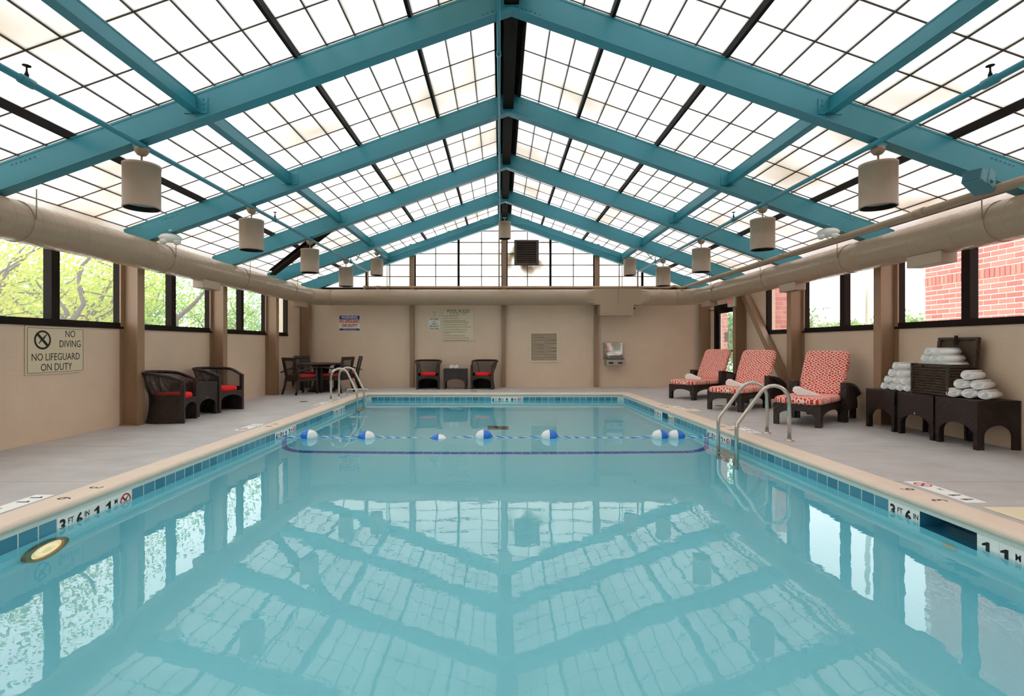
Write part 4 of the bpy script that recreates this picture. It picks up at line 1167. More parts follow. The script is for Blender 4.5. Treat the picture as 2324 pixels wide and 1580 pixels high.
for ru in rules:
    k = ru.count('\n')
    text(ru, 0.042, 'ink', pr_, (-0.40, -0.0125, z - 0.021 * k), RX90, 0.80, align='LEFT', name='rule_line')
    z -= 0.066 + 0.043 * k
ex = thing('exit_sign', 'white EXIT sign with lit red letters beside the far right door', 'exit sign', (5.43, 12.30, 2.18), PI / 2 * -1)
MB().cbox(-0.15, 0.15, 0, 0.09, -0.105, 0.105, 0.008).build('case', 'exitcase', ex)
text('EXIT', 0.14, 'exitred', ex, (0, -0.001, 0.0), RX90, 0.8, 0.001)
swp = thing('switch_plate', 'small white switch plate by the far right corner', 'switch', (5.70, YF, 1.53), 0)
MB().cbox(-0.035, 0.035, -0.008, 0, -0.057, 0.057, 0.002).build('plate', 'signwhite', swp)
MB().box(-0.006, 0.006, -0.016, -0.008, -0.012, 0.012).build('toggle', 'white', swp)
# wall grille
gv = thing('wall_grille', 'tan square louvred grille low on the far wall', 'vent', (1.205, YF, 1.11))
for q in ((-0.40, 0.40, 0.375, 0.42), (-0.40, 0.40, -0.42, -0.375), (-0.40, -0.355, -0.375, 0.375), (0.355, 0.40, -0.375, 0.375)):
    MB().box(q[0], q[1], -0.02, 0, q[2], q[3]).build('frame', 'sign', gv)
MB().box(-0.355, 0.355, -0.003, 0, -0.375, 0.375).build('backing', 'dark', gv)
for k in range(17):
    z = -0.37 + k * 0.0437
    for xa, xb in ((-0.355, -0.006), (0.006, 0.355)):
        dz = random.uniform(-0.006, 0.006)
        MB().prism(None, [(xa, -0.018, z), (xa, -0.014, z), (xa, -0.002, z + 0.036), (xa, -0.006, z + 0.036)], [(xb, -0.018, z + dz), (xb, -0.014, z + dz), (xb, -0.002, z + 0.036 + dz), (xb, -0.006, z + 0.036 + dz)]).build('slat', 'grille', gv)
MB().box(-0.006, 0.006, -0.018, 0, -0.375, 0.375).build('divider', 'grille', gv)
# drinking fountain
fo = thing('drinking_fountain', 'wall hung stainless steel drinking fountain on the far wall', 'fountain', (3.13, YF, 0.60))
MB().cbox(-0.28, 0.24, -0.05, 0.0, 0.16, 0.64, 0.01).build('back_panel', 'steelmatte', fo)
MB().cbox(-0.25, 0.26, -0.33, -0.0, 0.0, 0.18, 0.012).build('base', 'steelmatte', fo)
bs = []
for (y, z, e) in ((-0.34, 0.185, 0.0), (-0.26, 0.21, 0.02), (-0.14, 0.25, 0.03), (-0.10, 0.45, 0.03), (-0.09, 0.60, 0.02), (-0.07, 0.63, 0)):
    bs.append([(-0.24 + e * 0.3, y, z), (-0.2 + e, y + e, z - e * .5), (0.0, y + e * 1.2, z - e * .7), (0.2 - e, y + e, z - e * .5), (0.24 - e * 0.3, y, z)])
MB().loft(bs, cap=False, closed=False, smooth=True).build('basin', 'steel', fo)
for xx in (-0.13, 0.12): MB().cbox(xx - 0.06, xx + 0.06, -0.34, -0.33, 0.06, 0.105, 0.003).build('push_bar', 'black', fo)
MB().tube([(-0.16, -0.22, 0.20), (-0.16, -0.22, 0.26), (-0.14, -0.22, 0.28)], 0.012, 8).build('spout', 'steel', fo)

# ---------------------------------------------------------------- ladders and float rope
def arc_path(xd, xw, top):
    # deck post -> crook -> slope to the water -> straight down
    s = -1 if xw < xd else 1
    P = [(xd, 0, 0.0), (xd, 0, 0.45)]
    for k in range(9):
        a = PI * 0.78 * k / 8; r = 0.19
        P.append((xd + s * (r - r * math.cos(a)), 0, 0.48 + r * math.sin(a)))
    P += [(xw - s * 0.035, 0, 0.24), (xw - s * 0.008, 0, 0.20), (xw, 0, 0.14), (xw, 0, -0.95)]
    return P
def ladder(label, xd, xw, ya, yb):
    t = thing('pool_ladder', label, 'ladder', (xd, (ya + yb) / 2, 0.0), 0, 'steel pool ladders')
    hw = abs(yb - ya) / 2
    for q in (-1, 1):
        pts = [(p[0] - xd, q * hw, p[2]) for p in arc_path(xd, xw, 0.67)]
        rl = MB().tube(pts, 0.023, 12).build('rail', 'steel', t)
        MB().lathe([(0.055, 0.0), (0.055, 0.006), (0.028, 0.014), (0.026, 0.02)], 18).build('escutcheon', 'steel', rl, (0, q * hw, 0.0))
    for z in (-0.23, -0.50, -0.77):
        MB().cbox(xw - xd - 0.05, xw - xd + 0.05, -hw + 0.02, hw - 0.02, z - 0.022, z + 0.022, 0.006).build('tread', 'steelmatte', t)
    return t
ladder('steel pool ladder with two curved rails at the right edge, before the loungers', 3.51, 2.87, 6.32, 6.85)
ladder('small steel pool ladder with curved rails at the far left pool edge', -3.58, -3.03, 10.97, 11.52)
gr = thing('grab_rail', 'low steel grab rail beside the far left ladder', 'rail', (-3.53, 11.95, 0))
MB().tube([(0, 0, 0), (0, 0, 0.10), (0.02, 0, 0.135), (0.06, 0, 0.15), (0.5, 0, 0.15)], 0.016, 10).build('bar', 'steel', gr)
MB().lathe([(0.035, 0.0), (0.035, 0.006), (0.02, 0.012)], 14).build('flange', 'steel', gr)
RY = 7.45
rope = thing('float_rope', 'blue and white twisted rope stretched across the pool', 'rope', (0, RY, WZ))
xl, xr = px_left(RY) + 0.005, px_right(RY) - 0.005
FLX = [(-2.74, 0.10, 1), (-1.92, 0.075, 1), (-0.885, 0.045, 1), (-0.24, 0.10, -1), (0.70, 0.10, -1), (2.285, 0.10, -1), (2.52, 0.10, -1)]
def ropez(x):
    z = 0.004 if (x < -1.2 or x > -0.6) else -0.004
    for fx, rr, d_ in FLX:
        dd = abs(x - fx)
        if rr > 0.06 and dd < 0.42: z = max(z, 0.004 + (0.028) * (1 - dd / 0.42))
    return z
N = 150
for strand, mt, ph in ((0, 'floatwhite', 0), (1, 'floatblue', PI)):
    pts = []
    for k in range(N * 3 + 1):
        x = xl + (xr - xl) * k / (N * 3); a = 2 * PI * x / 0.16 + ph
        pts.append((x, 0.0052 * math.cos(a), ropez(x) - 0.004 + 0.0052 * math.sin(a)))
    MB().tube(pts, 0.0062, 6).build('white_strand' if strand == 0 else 'blue_strand', mt, rope)
def make_float():
    r = bpy.data.objects.new('pool_float', None); COL.objects.link(r)
    tag(r, 'x', 'float', 'blue and white floats on the rope')
    def half(a0, a1):
        rings = []
        for k in range(9):
            u = a0 + (a1 - a0) * k / 8; rad = 0.088 * math.sqrt(max(0.02, 1 - abs(u) ** 2.1))
            rings.append([(u * 0.115, rad * math.cos(2 * PI * j / 20), rad * math.sin(2 * PI * j / 20)) for j in range(20)])
        return rings
    MB().loft(half(-1, 0), smooth=True).build('blue_half', 'floatblue', r)
    MB().loft(half(0, 1), smooth=True).build('white_half', 'floatwhite', r)
    MB().tube([(-0.122, 0, 0), (-0.114, 0, 0)], 0.02, 12).build('end_ring', 'floatblue', r)
    MB().tube([(0.114, 0, 0), (0.122, 0, 0)], 0.02, 12).build('end_ring', 'floatwhite', r)
    return r
F0 = make_float()
fl_lab = ['leftmost blue and white pool float, next to the left pool wall', 'second pool float from the left wall, blue end toward the wall',
          'lowest floating pool float, mostly under water', 'pool float near the middle, left of the ridge reflection, white end leftward',
          'single pool float right of the middle on the rope', 'left one of the two touching floats near the right wall', 'right one of the two touching floats near the right wall']
for k, (fx, rr, d_) in enumerate(FLX):
    z = WZ + {0.10: 0.028, 0.075: 0.012, 0.045: -0.035}[rr]
    rz = 0 if d_ > 0 else PI
    o = F0 if k == 0 else copy_tree(F0, (fx, RY, z), rz, fl_lab[k])
    o.location = (fx, RY, z); o.rotation_euler = (0, 0, rz); o['label'] = fl_lab[k]

# ---------------------------------------------------------------- wicker furniture
def arch_panel(mb, axis, c, u0, u1, zt, zs, za, t, legw):
    """plate with an arched cut-out below: axis 'x' -> plate normal along x at x=c, u along y (and the reverse)"""
    n = 12
    up = [(u0, 0.0), (u0 + legw, 0.0), (u0 + legw, zs)]
    for k in range(1, n):
        a = PI * k / n
        um = (u0 + u1) / 2; hw = (u1 - u0) / 2 - legw
        up.append((um - hw * math.cos(a), zs + (za - zs) * math.sin(a)))
    up += [(u1 - legw, zs), (u1 - legw, 0.0), (u1, 0.0)]
    # build as strips so that no polygon is concave
    low = up; b = len(mb.v)
    P = lambda u, z, d: (c + d, u, z) if axis == 'x' else (u, c + d, z)
    for d_ in (0, t):
        for (u, z) in low: mb.v.append(P(u, z, d_))
        for (u, z) in low: mb.v.append(P(u, zt, d_))
    m = len(low)
    for k in range(m - 1):
        if abs(low[k][0] - low[k + 1][0]) < 1e-6:
            mb.face((b + k, b + k + 1, b + 2 * m + k + 1, b + 2 * m + k)); continue
        mb.face((b + k, b + k + 1, b + m + k + 1, b + m + k))
        mb.face((b + 2 * m + k, b + 3 * m + k, b + 3 * m + k + 1, b + 2 * m + k + 1))
        mb.face((b + k, b + 2 * m + k, b + 2 * m + k + 1, b + k + 1))
    mb.face((b, b + m, b + 3 * m, b + 2 * m)); mb.face((b + m - 1, b + 3 * m - 1, b + 4 * m - 1, b + 2 * m - 1)[::-1] if False else (b + m - 1, b + 3 * m - 1, b + 4 * m - 1, b + 2 * m - 1))
    return mb
def make_wicker_table(label, w, dpt, h, loc, rz, group):
    t = thing('wicker_table', label, 'side table', loc, rz, group)
    MB().cbox(-dpt / 2, dpt / 2, -w / 2, w / 2, h - 0.035, h, 0.006).build('table_top', 'wicker', t)
    zs, za, lw_ = h * 0.28, h * 0.50, 0.05
    for c, ax, a, b in ((-dpt / 2 + 0.004, 'x', -w / 2 + 0.004, w / 2 - 0.004), (dpt / 2 - 0.034, 'x', -w / 2 + 0.004, w / 2 - 0.004), (-w / 2 + 0.004, 'y', -dpt / 2 + 0.034, dpt / 2 - 0.034), (w / 2 - 0.034, 'y', -dpt / 2 + 0.034, dpt / 2 - 0.034)):
        m_ = MB(); arch_panel(m_, ax, c, a, b, h - 0.03, zs, za, 0.03, lw_); m_.build('arched_apron', 'wicker', t)
    if 'middle' in label or 'left wall' in label: MB().lathe([(0.014, 0), (0.014, 0.003), (0.001, 0.004)], 12).build('maker_badge', 'steel', t, (-dpt / 2 + 0.003, 0, za + 0.02), (0, -PI / 2, 0))
    return t
TH = 0.548
make_wicker_table('far one of three dark wicker tables joined along the right wall', 0.545, 0.49, TH, (5.497, 7.21, 0), 0, 'wicker tables along the right wall')
make_wicker_table('middle one of three dark wicker tables along the right wall, under the trunk', 0.575, 0.49, TH, (5.497, 6.60, 0), 0, 'wicker tables along the right wall')
make_wicker_table('nearest of three dark wicker tables along the right wall, towel pyramid on it', 0.56, 0.49, TH, (5.497, 6.01, 0), 0, 'wicker tables along the right wall')
make_wicker_table('dark wicker side table between the two tub chairs on the left wall', 0.50, 0.50, 0.55, (-5.10, 8.66, 0), PI - 0.12, 'small wicker side tables')
make_wicker_table('dark wicker side table between the two tub chairs on the far wall', 0.62, 0.42, 0.54, (-1.20, 13.92, 0), PI / 2, 'small wicker side tables')

def make_tub():
    r = bpy.data.objects.new('tub_chair', None); COL.objects.link(r)
    tag(r, 'x', 'chair', 'wicker tub chairs with red cushions')
    # plan: open towards -x (front); U-shaped wall
    n = 22
    def plan(u, grow):
        # u in 0..1 from one front post round the back to the other
        a = -PI / 2 + PI * u; hw = 0.30 + grow; dp = 0.30 + grow
        if u < 0.25:
            f = u / 0.25; return (-0.28 + 0.30 * f, -hw, f)
        if u > 0.75:
            f = (1 - u) / 0.25; return (-0.28 + 0.30 * f, hw, f)
        aa = -PI / 2 + PI * (u - 0.25) / 0.5
        return (0.02 + dp * math.cos(aa), hw * math.sin(aa), 1.0)
    def pt(u, z):
        f0 = min(u, 1 - u)                       # 0 at the front posts, .5 at the back
        k = min(1, f0 / 0.25)
        waist = (-0.045 * math.sin(PI * min(1, max(0, z) / 0.60)) + 0.085 * max(0, (z - 0.42) / 0.36)) * k
        x, y, f = plan(u, 0.0)
        ctr = Vector((-0.02, 0))
        d = Vector((x, y)) - ctr; L = d.length
        d = d * ((L + waist) / L)
        if f0 < 0.02: d = Vector((x, y)) - ctr
        return (ctr.x + d.x, ctr.y + d.y, z)
    def rimz(u):
        f0 = min(u, 1 - u) * 2; return 0.625 + 0.125 * math.sin(PI / 2 * min(1, f0 * 1.25))
    us = [k / 32 for k in range(33)]
    zs = [0.0, 0.08, 0.18, 0.28, 0.36, 0.42]
    lo = MB(); lo.loft([[pt(u, z) for u in us] for z in zs], cap=False, closed=False, smooth=True); 
    lo.loft([[tuple(Vector(pt(u, z)) * 0.94 + Vector((0, 0, z * 0.06))) for u in us] for z in zs], cap=False, closed=False, smooth=True)
    lo.build('base_shell', 'wicker', r)
    up = MB(); ls = 6
    b = len(up.v); acc = [0.0]
    for k in range(1, len(us)):
        acc.append(acc[-1] + (Vector(pt(us[k], .5)) - Vector(pt(us[k - 1], .5))).length)
    for i in range(ls):
        for u in us:
            z = 0.42 + (rimz(u) - 0.42) * i / (ls - 1); up.v.append(pt(u, z))
    for i in range(ls - 1):
        for k in range(len(us) - 1):
            up.face((b + i * 33 + k, b + i * 33 + k + 1, b + (i + 1) * 33 + k + 1, b + (i + 1) * 33 + k), True,
                    [(acc[k], i * 0.065), (acc[k + 1], i * 0.065), (acc[k + 1], (i + 1) * 0.065), (acc[k], (i + 1) * 0.065)])
    up.build('woven_back', 'cane', r)
    MB().tube([Vector(pt(u, rimz(u))) + Vector((0, 0, 0.0)) for u in us], 0.026, 10).build('top_rim', 'wicker', r)
    for q in (-1, 1):
        MB().cbox(-0.315, -0.255, q * 0.30 - 0.03, q * 0.30 + 0.03, 0, 0.64, 0.006).build('front_post', 'wicker', r)
    m_ = MB(); arch_panel(m_, 'x', -0.31, -0.28, 0.28, 0.36, 0.20, 0.29, 0.03, 0.012); m_.build('front_apron', 'wicker', r)
    seat = MB(); rg_ = []
    for z in (0.315, 0.345):
        L = []
        for j in range(24):
            a = 2 * PI * j / 24; c, s_ = math.cos(a), math.sin(a)
            if c > 0: L.append((-0.03 + c ** 0.9 * 0.25, math.copysign(abs(s_) ** 0.8, s_) * 0.245, z))
            else: L.append((-0.03 - abs(c) ** 0.45 * 0.25, math.copysign(abs(s_) ** 0.45, s_) * 0.245, z))
        rg_.append(L)
    seat.loft(rg_).build('seat', 'wicker', r)
    # back struts
    for u in (0.36, 0.64):
        MB().tube([pt(u, 0.40), pt(u, 0.55), pt(u, rimz(u))], 0.012, 6).build('back_strut', 'wicker', r)
    rings = []
    for k, (z, g) in enumerate(((0.345, -0.02), (0.365, 0.0), (0.40, 0.004), (0.43, -0.012), (0.44, -0.06))):
        L = []
        for j in range(24):
            a = 2 * PI * j / 24; c, s_ = math.cos(a), math.sin(a)
            e = 0.45
            if c > 0: L.append((-0.03 + c ** 0.85 * (0.24 + g), math.copysign(abs(s_) ** 0.75, s_) * (0.235 + g), z))
            else: L.append((-0.03 - abs(c) ** e * (0.265 + g), math.copysign(abs(s_) ** e, s_) * (0.235 + g), z))
        rings.append(L)
    MB().loft(rings, smooth=True).build('seat_cushion', 'redcloth', r)
    return r
T0 = make_tub()
tubs = [(-5.05, 7.93, PI + 0.24, 'near dark wicker tub chair with red cushion beside the left wall column'),
        (-5.03, 9.24, PI - 0.22, 'farther dark wicker tub chair with red cushion on the left wall'),
        (-1.94, 13.98, PI / 2 + 0.12, 'left one of the two red-cushioned tub chairs on the far wall'),
        (-0.43, 13.96, PI / 2 - 0.22, 'right one of the two red-cushioned tub chairs on the far wall')]
for k, (x, y, rz, lab) in enumerate(tubs):
    o = T0 if k == 0 else copy_tree(T0, (x, y, 0), rz, lab)
    o.location = (x, y, 0); o.rotation_euler = (0, 0, rz); o['label'] = lab; o.scale = (0.95, 0.93, 1.0)

# dining set in the far left corner
dt = thing('dining_table', 'round dark dining table in the far left corner', 'table', (-4.52, 13.12, 0))
MB().lathe([(0.55, 0.68), (0.565, 0.69), (0.565, 0.705), (0.55, 0.715), (0.001, 0.715)], 36).build('table_top', 'wicker', dt)
MB().lathe([(0.32, 0.0), (0.34, 0.02), (0.30, 0.06), (0.20, 0.16), (0.16, 0.40), (0.20, 0.62), (0.30, 0.685)], 24).build('pedestal', 'wicker', dt)
def make_dining():
    r = bpy.data.objects.new('dining_chair', None); COL.objects.link(r)
    tag(r, 'x', 'chair', 'dark dining chairs with red seats')
    # faces -x ; back at +x
    for q in (-1, 1):
        MB().tube([(-0.25, q * 0.26, 0), (-0.24, q * 0.25, 0.30), (-0.24, q * 0.25, 0.62)], [0.024, 0.03, 0.022], 8).build('front_leg', 'wicker', r)
        MB().tube([(0.34, q * 0.25, 0), (0.27, q * 0.24, 0.20), (0.24, q * 0.235, 0.40)], [0.022, 0.03, 0.03], 8).build('rear_leg', 'wicker', r)
        pts = []
        for k in range(8):
            f = k / 7; pts.append((-0.27 + 0.62 * f, q * (0.27 + 0.03 * math.sin(PI * f)), 0.635 - 0.11 * f * f))
        rings = [[(p[0], p[1] + dy, p[2] + dz) for dy, dz in ((-0.03, -0.012), (0.03, -0.012), (0.03, 0.012), (-0.03, 0.012))] for p in pts]
        MB().loft(rings, smooth=False).build('armrest', 'wicker', r)
    MB().cbox(-0.26, 0.26, -0.26, 0.26, 0.31, 0.385, 0.012).build('seat_frame', 'wicker', r)
    ba = 0.22
    for (a, b, z0, z1) in ((-0.24, -0.17, 0.0, 0.52), (0.17, 0.24, 0.0, 0.52), (-0.17, 0.17, 0.44, 0.52), (-0.17, 0.17, 0.0, 0.10)):
        MB().cbox(-0.02, 0.02, a, b, z0, z1, 0.006).build('back_frame', 'wicker', r, (0.24, 0, 0.37), (0, ba, 0))
    m_ = MB(); m_.v += [(0, -0.17, 0.10), (0, 0.17, 0.10), (0, 0.17, 0.44), (0, -0.17, 0.44)]; m_.face((0, 1, 2, 3), False, [(0, 0), (0.34, 0), (0.34, 0.34), (0, 0.34)])
    m_.build('woven_back', 'cane', r, (0.24, 0, 0.37), (0, ba, 0))
    MB().cbox(-0.27, 0.22, -0.245, 0.245, 0.386, 0.465, 0.025).build('seat_cushion', 'darkred', r)
    return r
D0_ = make_dining()
din = [(-4.76, 12.42, -2.12, 'near dark dining chair at the corner table, its back toward the camera'),
       (-5.12, 13.72, 2.35, 'dark dining chair half hidden behind the left side of the corner table'),
       (-4.06, 12.86, -0.35, 'dark dining chair right of the corner table, behind the small ladder'),
       (-4.02, 13.62, 0.40, 'dark dining chair at the far right of the corner table')]
for k, (x, y, rz, lab) in enumerate(din):
    o = D0_ if k == 0 else copy_tree(D0_, (x, y, 0), rz, lab)
    o.location = (x, y, 0); o.rotation_euler = (0, 0, rz); o['label'] = lab

# ---------------------------------------------------------------- loungers
def make_lounger():
    r = bpy.data.objects.new('lounger', None); COL.objects.link(r)
    tag(r, 'x', 'lounger', 'wicker loungers with red patterned cushions')
    W = 0.62; hw = W / 2
    # x: foot -> head
    m_ = MB(); arch_panel(m_, 'x', 0.0, -hw, hw, 0.31, 0.14, 0.22, 0.04, 0.07); m_.build('foot_panel', 'wicker', r)
    for q in (-1, 1):
        m_ = MB(); arch_panel(m_, 'y', q * hw - (0.04 if q > 0 else 0), 0.04, 1.0, 0.31, 0.13, 0.215, 0.04, 0.07); m_.build('side_panel', 'wicker', r)
        MB().cbox(0.90, 0.985, q * (hw + 0.045) - 0.045, q * (hw + 0.045) + 0.045, 0, 0.60, 0.008).build('arm_post', 'wicker', r)
        rings = []
        for k in range(12):
            f = k / 11; x = 0.93 + 0.86 * math.sin(f * PI / 2); z = 0.22 + 0.375 * math.cos(f * PI / 2)
            th = 0.035
            y0, y1 = q * (hw + 0.085), q * (hw + 0.005)
            rings.append([(x, y0, z), (x, y1, z), (x - 0.01, y1, z - th), (x - 0.01, y0, z - th)])
        MB().loft(rings).build('curved_arm', 'wicker', r)
        pts = []
        m2 = MB()
        lo_, hi_ = [], []
        for k in range(12):
            f = k / 11; x = 0.95 + 0.72 * math.sin(f * PI / 2); lo_.append((x, q * (hw + 0.02), 0.16)); hi_.append((x, q * (hw + 0.02), max(0.17, 0.20 + 0.36 * math.cos(f * PI / 2))))
        m2.loft([[lo_[k], (lo_[k][0], lo_[k][1] + q * 0.02, lo_[k][2]), (hi_[k][0], hi_[k][1] + q * 0.02, hi_[k][2]), hi_[k]] for k in range(12)])
        m2.build('arm_panel', 'wicker', r)
        MB().cbox(1.52, 1.60, q * hw - 0.04, q * hw + 0.04, 0, 0.30, 0.008).build('rear_leg', 'wicker', r)
    MB().cbox(0.04, 1.64, -hw + 0.04, hw - 0.04, 0.265, 0.305, 0.008).build('deck', 'wicker', r)
    def cushion(L, Wd, T):
        rings = []
        for z, g in ((0, -0.03), (T * 0.2, -0.004), (T * 0.5, 0.0), (T * 0.8, -0.006), (T, -0.035)):
            rings.append([(L / 2 + math.copysign(abs(math.cos(a)) ** 0.22, math.cos(a)) * (L / 2 + g), math.copysign(abs(math.sin(a)) ** 0.22, math.sin(a)) * (Wd / 2 + g), z) for a in [2 * PI * j / 40 for j in range(40)]])
        return MB().loft(rings, smooth=True)
    cushion(1.06, 0.64, 0.10).build('seat_cushion', 'pattern', r, (-0.02, 0, 0.31))
    ba = math.radians(-58)
    cushion(0.80, 0.64, 0.09).build('back_cushion', 'pattern', r, (1.06, 0, 0.36), (0, ba, 0))
    MB().cbox(0.0, 0.74, -0.28, 0.28, -0.03, -0.004, 0.008).build('back_frame', 'wicker', r, (1.07, 0, 0.36), (0, ba, 0))
    MB().tube([(1.45, 0.2, 0.29), (1.30, 0.2, 0.72)], 0.012, 6).build('back_prop', 'wicker', r)
    return r
L0 = make_lounger()
lng = [(4.255, 7.485, math.radians(42), 'nearest lounger with red patterned cushion, behind the right pool ladder'),
       (3.96, 9.225, math.radians(40), 'middle lounger with red patterned cushion, before the diagonal wall brace'),
       (3.885, 11.18, math.radians(36), 'farthest lounger with red patterned cushion, by the glass door')]
def make_folded():
    r = bpy.data.objects.new('folded_towel', None); COL.objects.link(r)
    tag(r, 'x', 'towel', 'folded white towels on the loungers')
    pts = []
    rings = []
    for (x, z) in ((-0.10, 0.004), (-0.135, 0.03), (-0.13, 0.065), (-0.10, 0.085), (-0.05, 0.085), (0.02, 0.06), (0.10, 0.035), (0.17, 0.02), (0.20, 0.008), (0.19, 0.001)):
        rings.append([(x, -0.15, z), (x, -0.05, z + 0.003), (x, 0.05, z), (x, 0.15, z)])
    MB().loft(rings + [[(p[0], p[1], 0.0) for p in rings[0]]], cap=False, closed=False, smooth=True, loop=False).build('top_fold', 'towel', r)
    for q in (-1, 1):
        b = MB().poly([(x, q * 0.15, z) for (x, z) in ((-0.10, 0.004), (-0.135, 0.03), (-0.13, 0.065), (-0.10, 0.085), (-0.05, 0.085), (0.02, 0.06), (0.10, 0.035), (0.17, 0.02), (0.20, 0.008), (0.19, 0.0))])
        b.build('side_fold', 'towel', r)
    return r
FT0 = make_folded()
for k, (x, y, rz, lab) in enumerate(lng):
    o = L0 if k == 0 else copy_tree(L0, (x, y, 0), rz, lab)
    o.location = (x, y, 0); o.rotation_euler = (0, 0, rz); o['label'] = lab
    tx, ty = 0.50, 0.06
    c, s_ = math.cos(rz), math.sin(rz)
    loc = (x + c * tx - s_ * ty, y + s_ * tx + c * ty, 0.412)
    tl = ['folded white towel on the nearest lounger', 'folded white towel on the middle lounger', 'folded white towel on the farthest lounger'][k]
    f = FT0 if k == 0 else copy_tree(FT0, loc, rz + 1.2, tl)
    f.scale = (1, 1, 1.35); f.location = loc; f.rotation_euler = (0, 0, rz - 1.15); f['label'] = tl

# ---------------------------------------------------------------- rolled towels and trunk
def roll_mesh(name, r, L, squash):
    mb = MB(); turns, per = 3.2, 22
    n = int(turns * per); th = r * 0.82 / turns
    path = []
    for k in range(n + 1):
        f = k / n; a = 2 * PI * turns * f; rad = r * 0.14 + (r * 0.86) * f
        path.append((rad * math.cos(a + 0.7), rad * math.sin(a + 0.7)))
    rings = []
    for k, (u, v) in enumerate(path):
        R_ = math.hypot(u, v); iu, iv = u * (R_ - th * 0.80) / R_, v * (R_ - th * 0.80) / R_
        w_ = 0.006 * math.sin(k * 0.9)
        rings.append([(-L / 2 + w_, u, v * squash), (L / 2, u, v * squash), (L / 2, iu, iv * squash), (-L / 2 + w_ + 0.004, iu, iv * squash)])
    mb.loft(rings, cap=True, smooth=False)
    me = bpy.data.meshes.new(name); me.from_pydata(mb.v, [], mb.f); me.materials.append(M['towel'])
    me.polygons.foreach_set('use_smooth', [True] * len(me.polygons))
    return me
def stack(x, y0, z0, rows, pitch, rise, me, grp, labf, r, squash, rot=0.0):
    for i, n in enumerate(rows):
        for j in range(n):
            dy = (j - (n - 1) / 2) * pitch
            z = z0 + r * squash + i * rise
            o = inst('rolled_towel', me, None, (x - math.sin(rot) * dy + random.uniform(-.012, .012), y0 + math.cos(rot) * dy + random.uniform(-.004, .004), z), (0, 0, rot + random.uniform(-.05, .05)))
            tag(o, labf(i, j, n), 'towel', grp)
pos3 = ['farthest', 'middle', 'nearest']
def lab_r(i, j, n):
    row = ['bottom row', 'middle row', 'top'][i]
    if n == 1: return 'rolled white towel on top of the near pyramid of six'
    w_ = {3: ['nearest', 'middle', 'farthest'], 2: ['nearer', 'farther']}[n][j]
    return '%s rolled white towel in the %s of the near pyramid of six' % (w_, row)
R1 = 0.079
stack(5.45, 5.98, TH, [3, 2, 1], 0.159, 0.106, roll_mesh('rolled_towel', R1, 0.21, 0.74), 'rolled towels in the near pyramid', lab_r, R1, 0.74, 0.36)
def lab_l(i, j, n):
    row = ['bottom', 'second', 'third', 'top'][i]
    if n == 1: return 'rolled white towel on top of the stack behind the trunk'
    w_ = {4: ['nearest', 'second', 'third', 'farthest'], 3: ['nearest', 'middle', 'farthest'], 2: ['nearer', 'farther']}[n][j]
    return '%s rolled white towel in the %s row of the stack behind the trunk' % (w_, row)
R2 = 0.067
stack(5.43, 6.97, TH, [4, 3, 2, 1], 0.137, 0.094, roll_mesh('rolled_towel', R2, 0.27, 0.78), 'rolled towels in the far stack', lab_l, R2, 0.78)
tk = thing('wicker_chest', 'dark wicker trunk with open lid on the middle table, filled with rolled towels', 'trunk', (5.46, 6.41, TH))
tw, td, thh = 0.53, 0.34, 0.385
for q in ((-td/2, -td/2+0.02, -tw/2, tw/2), (td/2-0.02, td/2, -tw/2, tw/2), (-td/2+0.02, td/2-0.02, -tw/2, -tw/2+0.02), (-td/2+0.02, td/2-0.02, tw/2-0.02, tw/2)):
    MB().cbox(q[0], q[1], q[2], q[3], 0, thh, 0.004).build('side', 'trunkwicker', tk)
MB().box(-td/2+.02, td/2-.02, -tw/2+.02, tw/2-.02, 0.0, 0.02).build('bottom', 'trunkwicker', tk)
for z in [0.02 + 0.033 * k for k in range(11)]:
    MB().tube([(-td/2 - 0.004, -tw/2 + 0.005, z), (-td/2 - 0.004, tw/2 - 0.005, z)], 0.011, 6).build('woven_band', 'trunkwicker', tk)
    MB().tube([(-td/2 + 0.005, -tw/2 - 0.004, z), (td/2 - 0.005, -tw/2 - 0.004, z)], 0.011, 6).build('woven_band', 'trunkwicker', tk)
for q in (-1, 1):
    MB().cbox(-td/2 - 0.018, -td/2 + 0.012, q * tw/2 - 0.015, q * tw/2 + 0.015, 0, thh, 0.004).build('corner_post', 'trunkwicker', tk)
ld = MB().cbox(-0.02, 0.02, -tw/2 - 0.01, tw/2 + 0.01, 0.0, 0.36, 0.012).build('lid', 'trunkwicker', tk, (td/2 - 0.002, 0, thh - 0.04), (0, 0.10, 0))
for q in ((-tw/2 - 0.015, tw/2 + 0.015, 0.33, 0.365), (-tw/2 - 0.015, -tw/2 + 0.03, 0.0, 0.33), (tw/2 - 0.03, tw/2 + 0.015, 0.0, 0.33)):
    MB().cbox(-0.045, 0.012, q[0], q[1], q[2], q[3], 0.008).build('lid_edge', 'trunkwicker', ld)
MB().cbox(-0.052, -0.044, -0.025, 0.025, 0.26, 0.385, 0.003).build('hasp', 'dark', ld)
hs = []
for k in range(9):
    a = PI * k / 8; hs.append((0.03 + 0.06 * math.cos(a) - 0.0, -tw/2 - 0.03, 0.30 + -0.035 * math.sin(a)))
MB().tube(hs, 0.009, 8).build('handle', 'dark', tk)
MB().lathe([(0.014, 0), (0.014, 0.006), (0.001, 0.008)], 10).build('latch_stud', 'dark', tk, (-td/2 - 0.014, 0.08, 0.355), (0, -PI/2, 0))
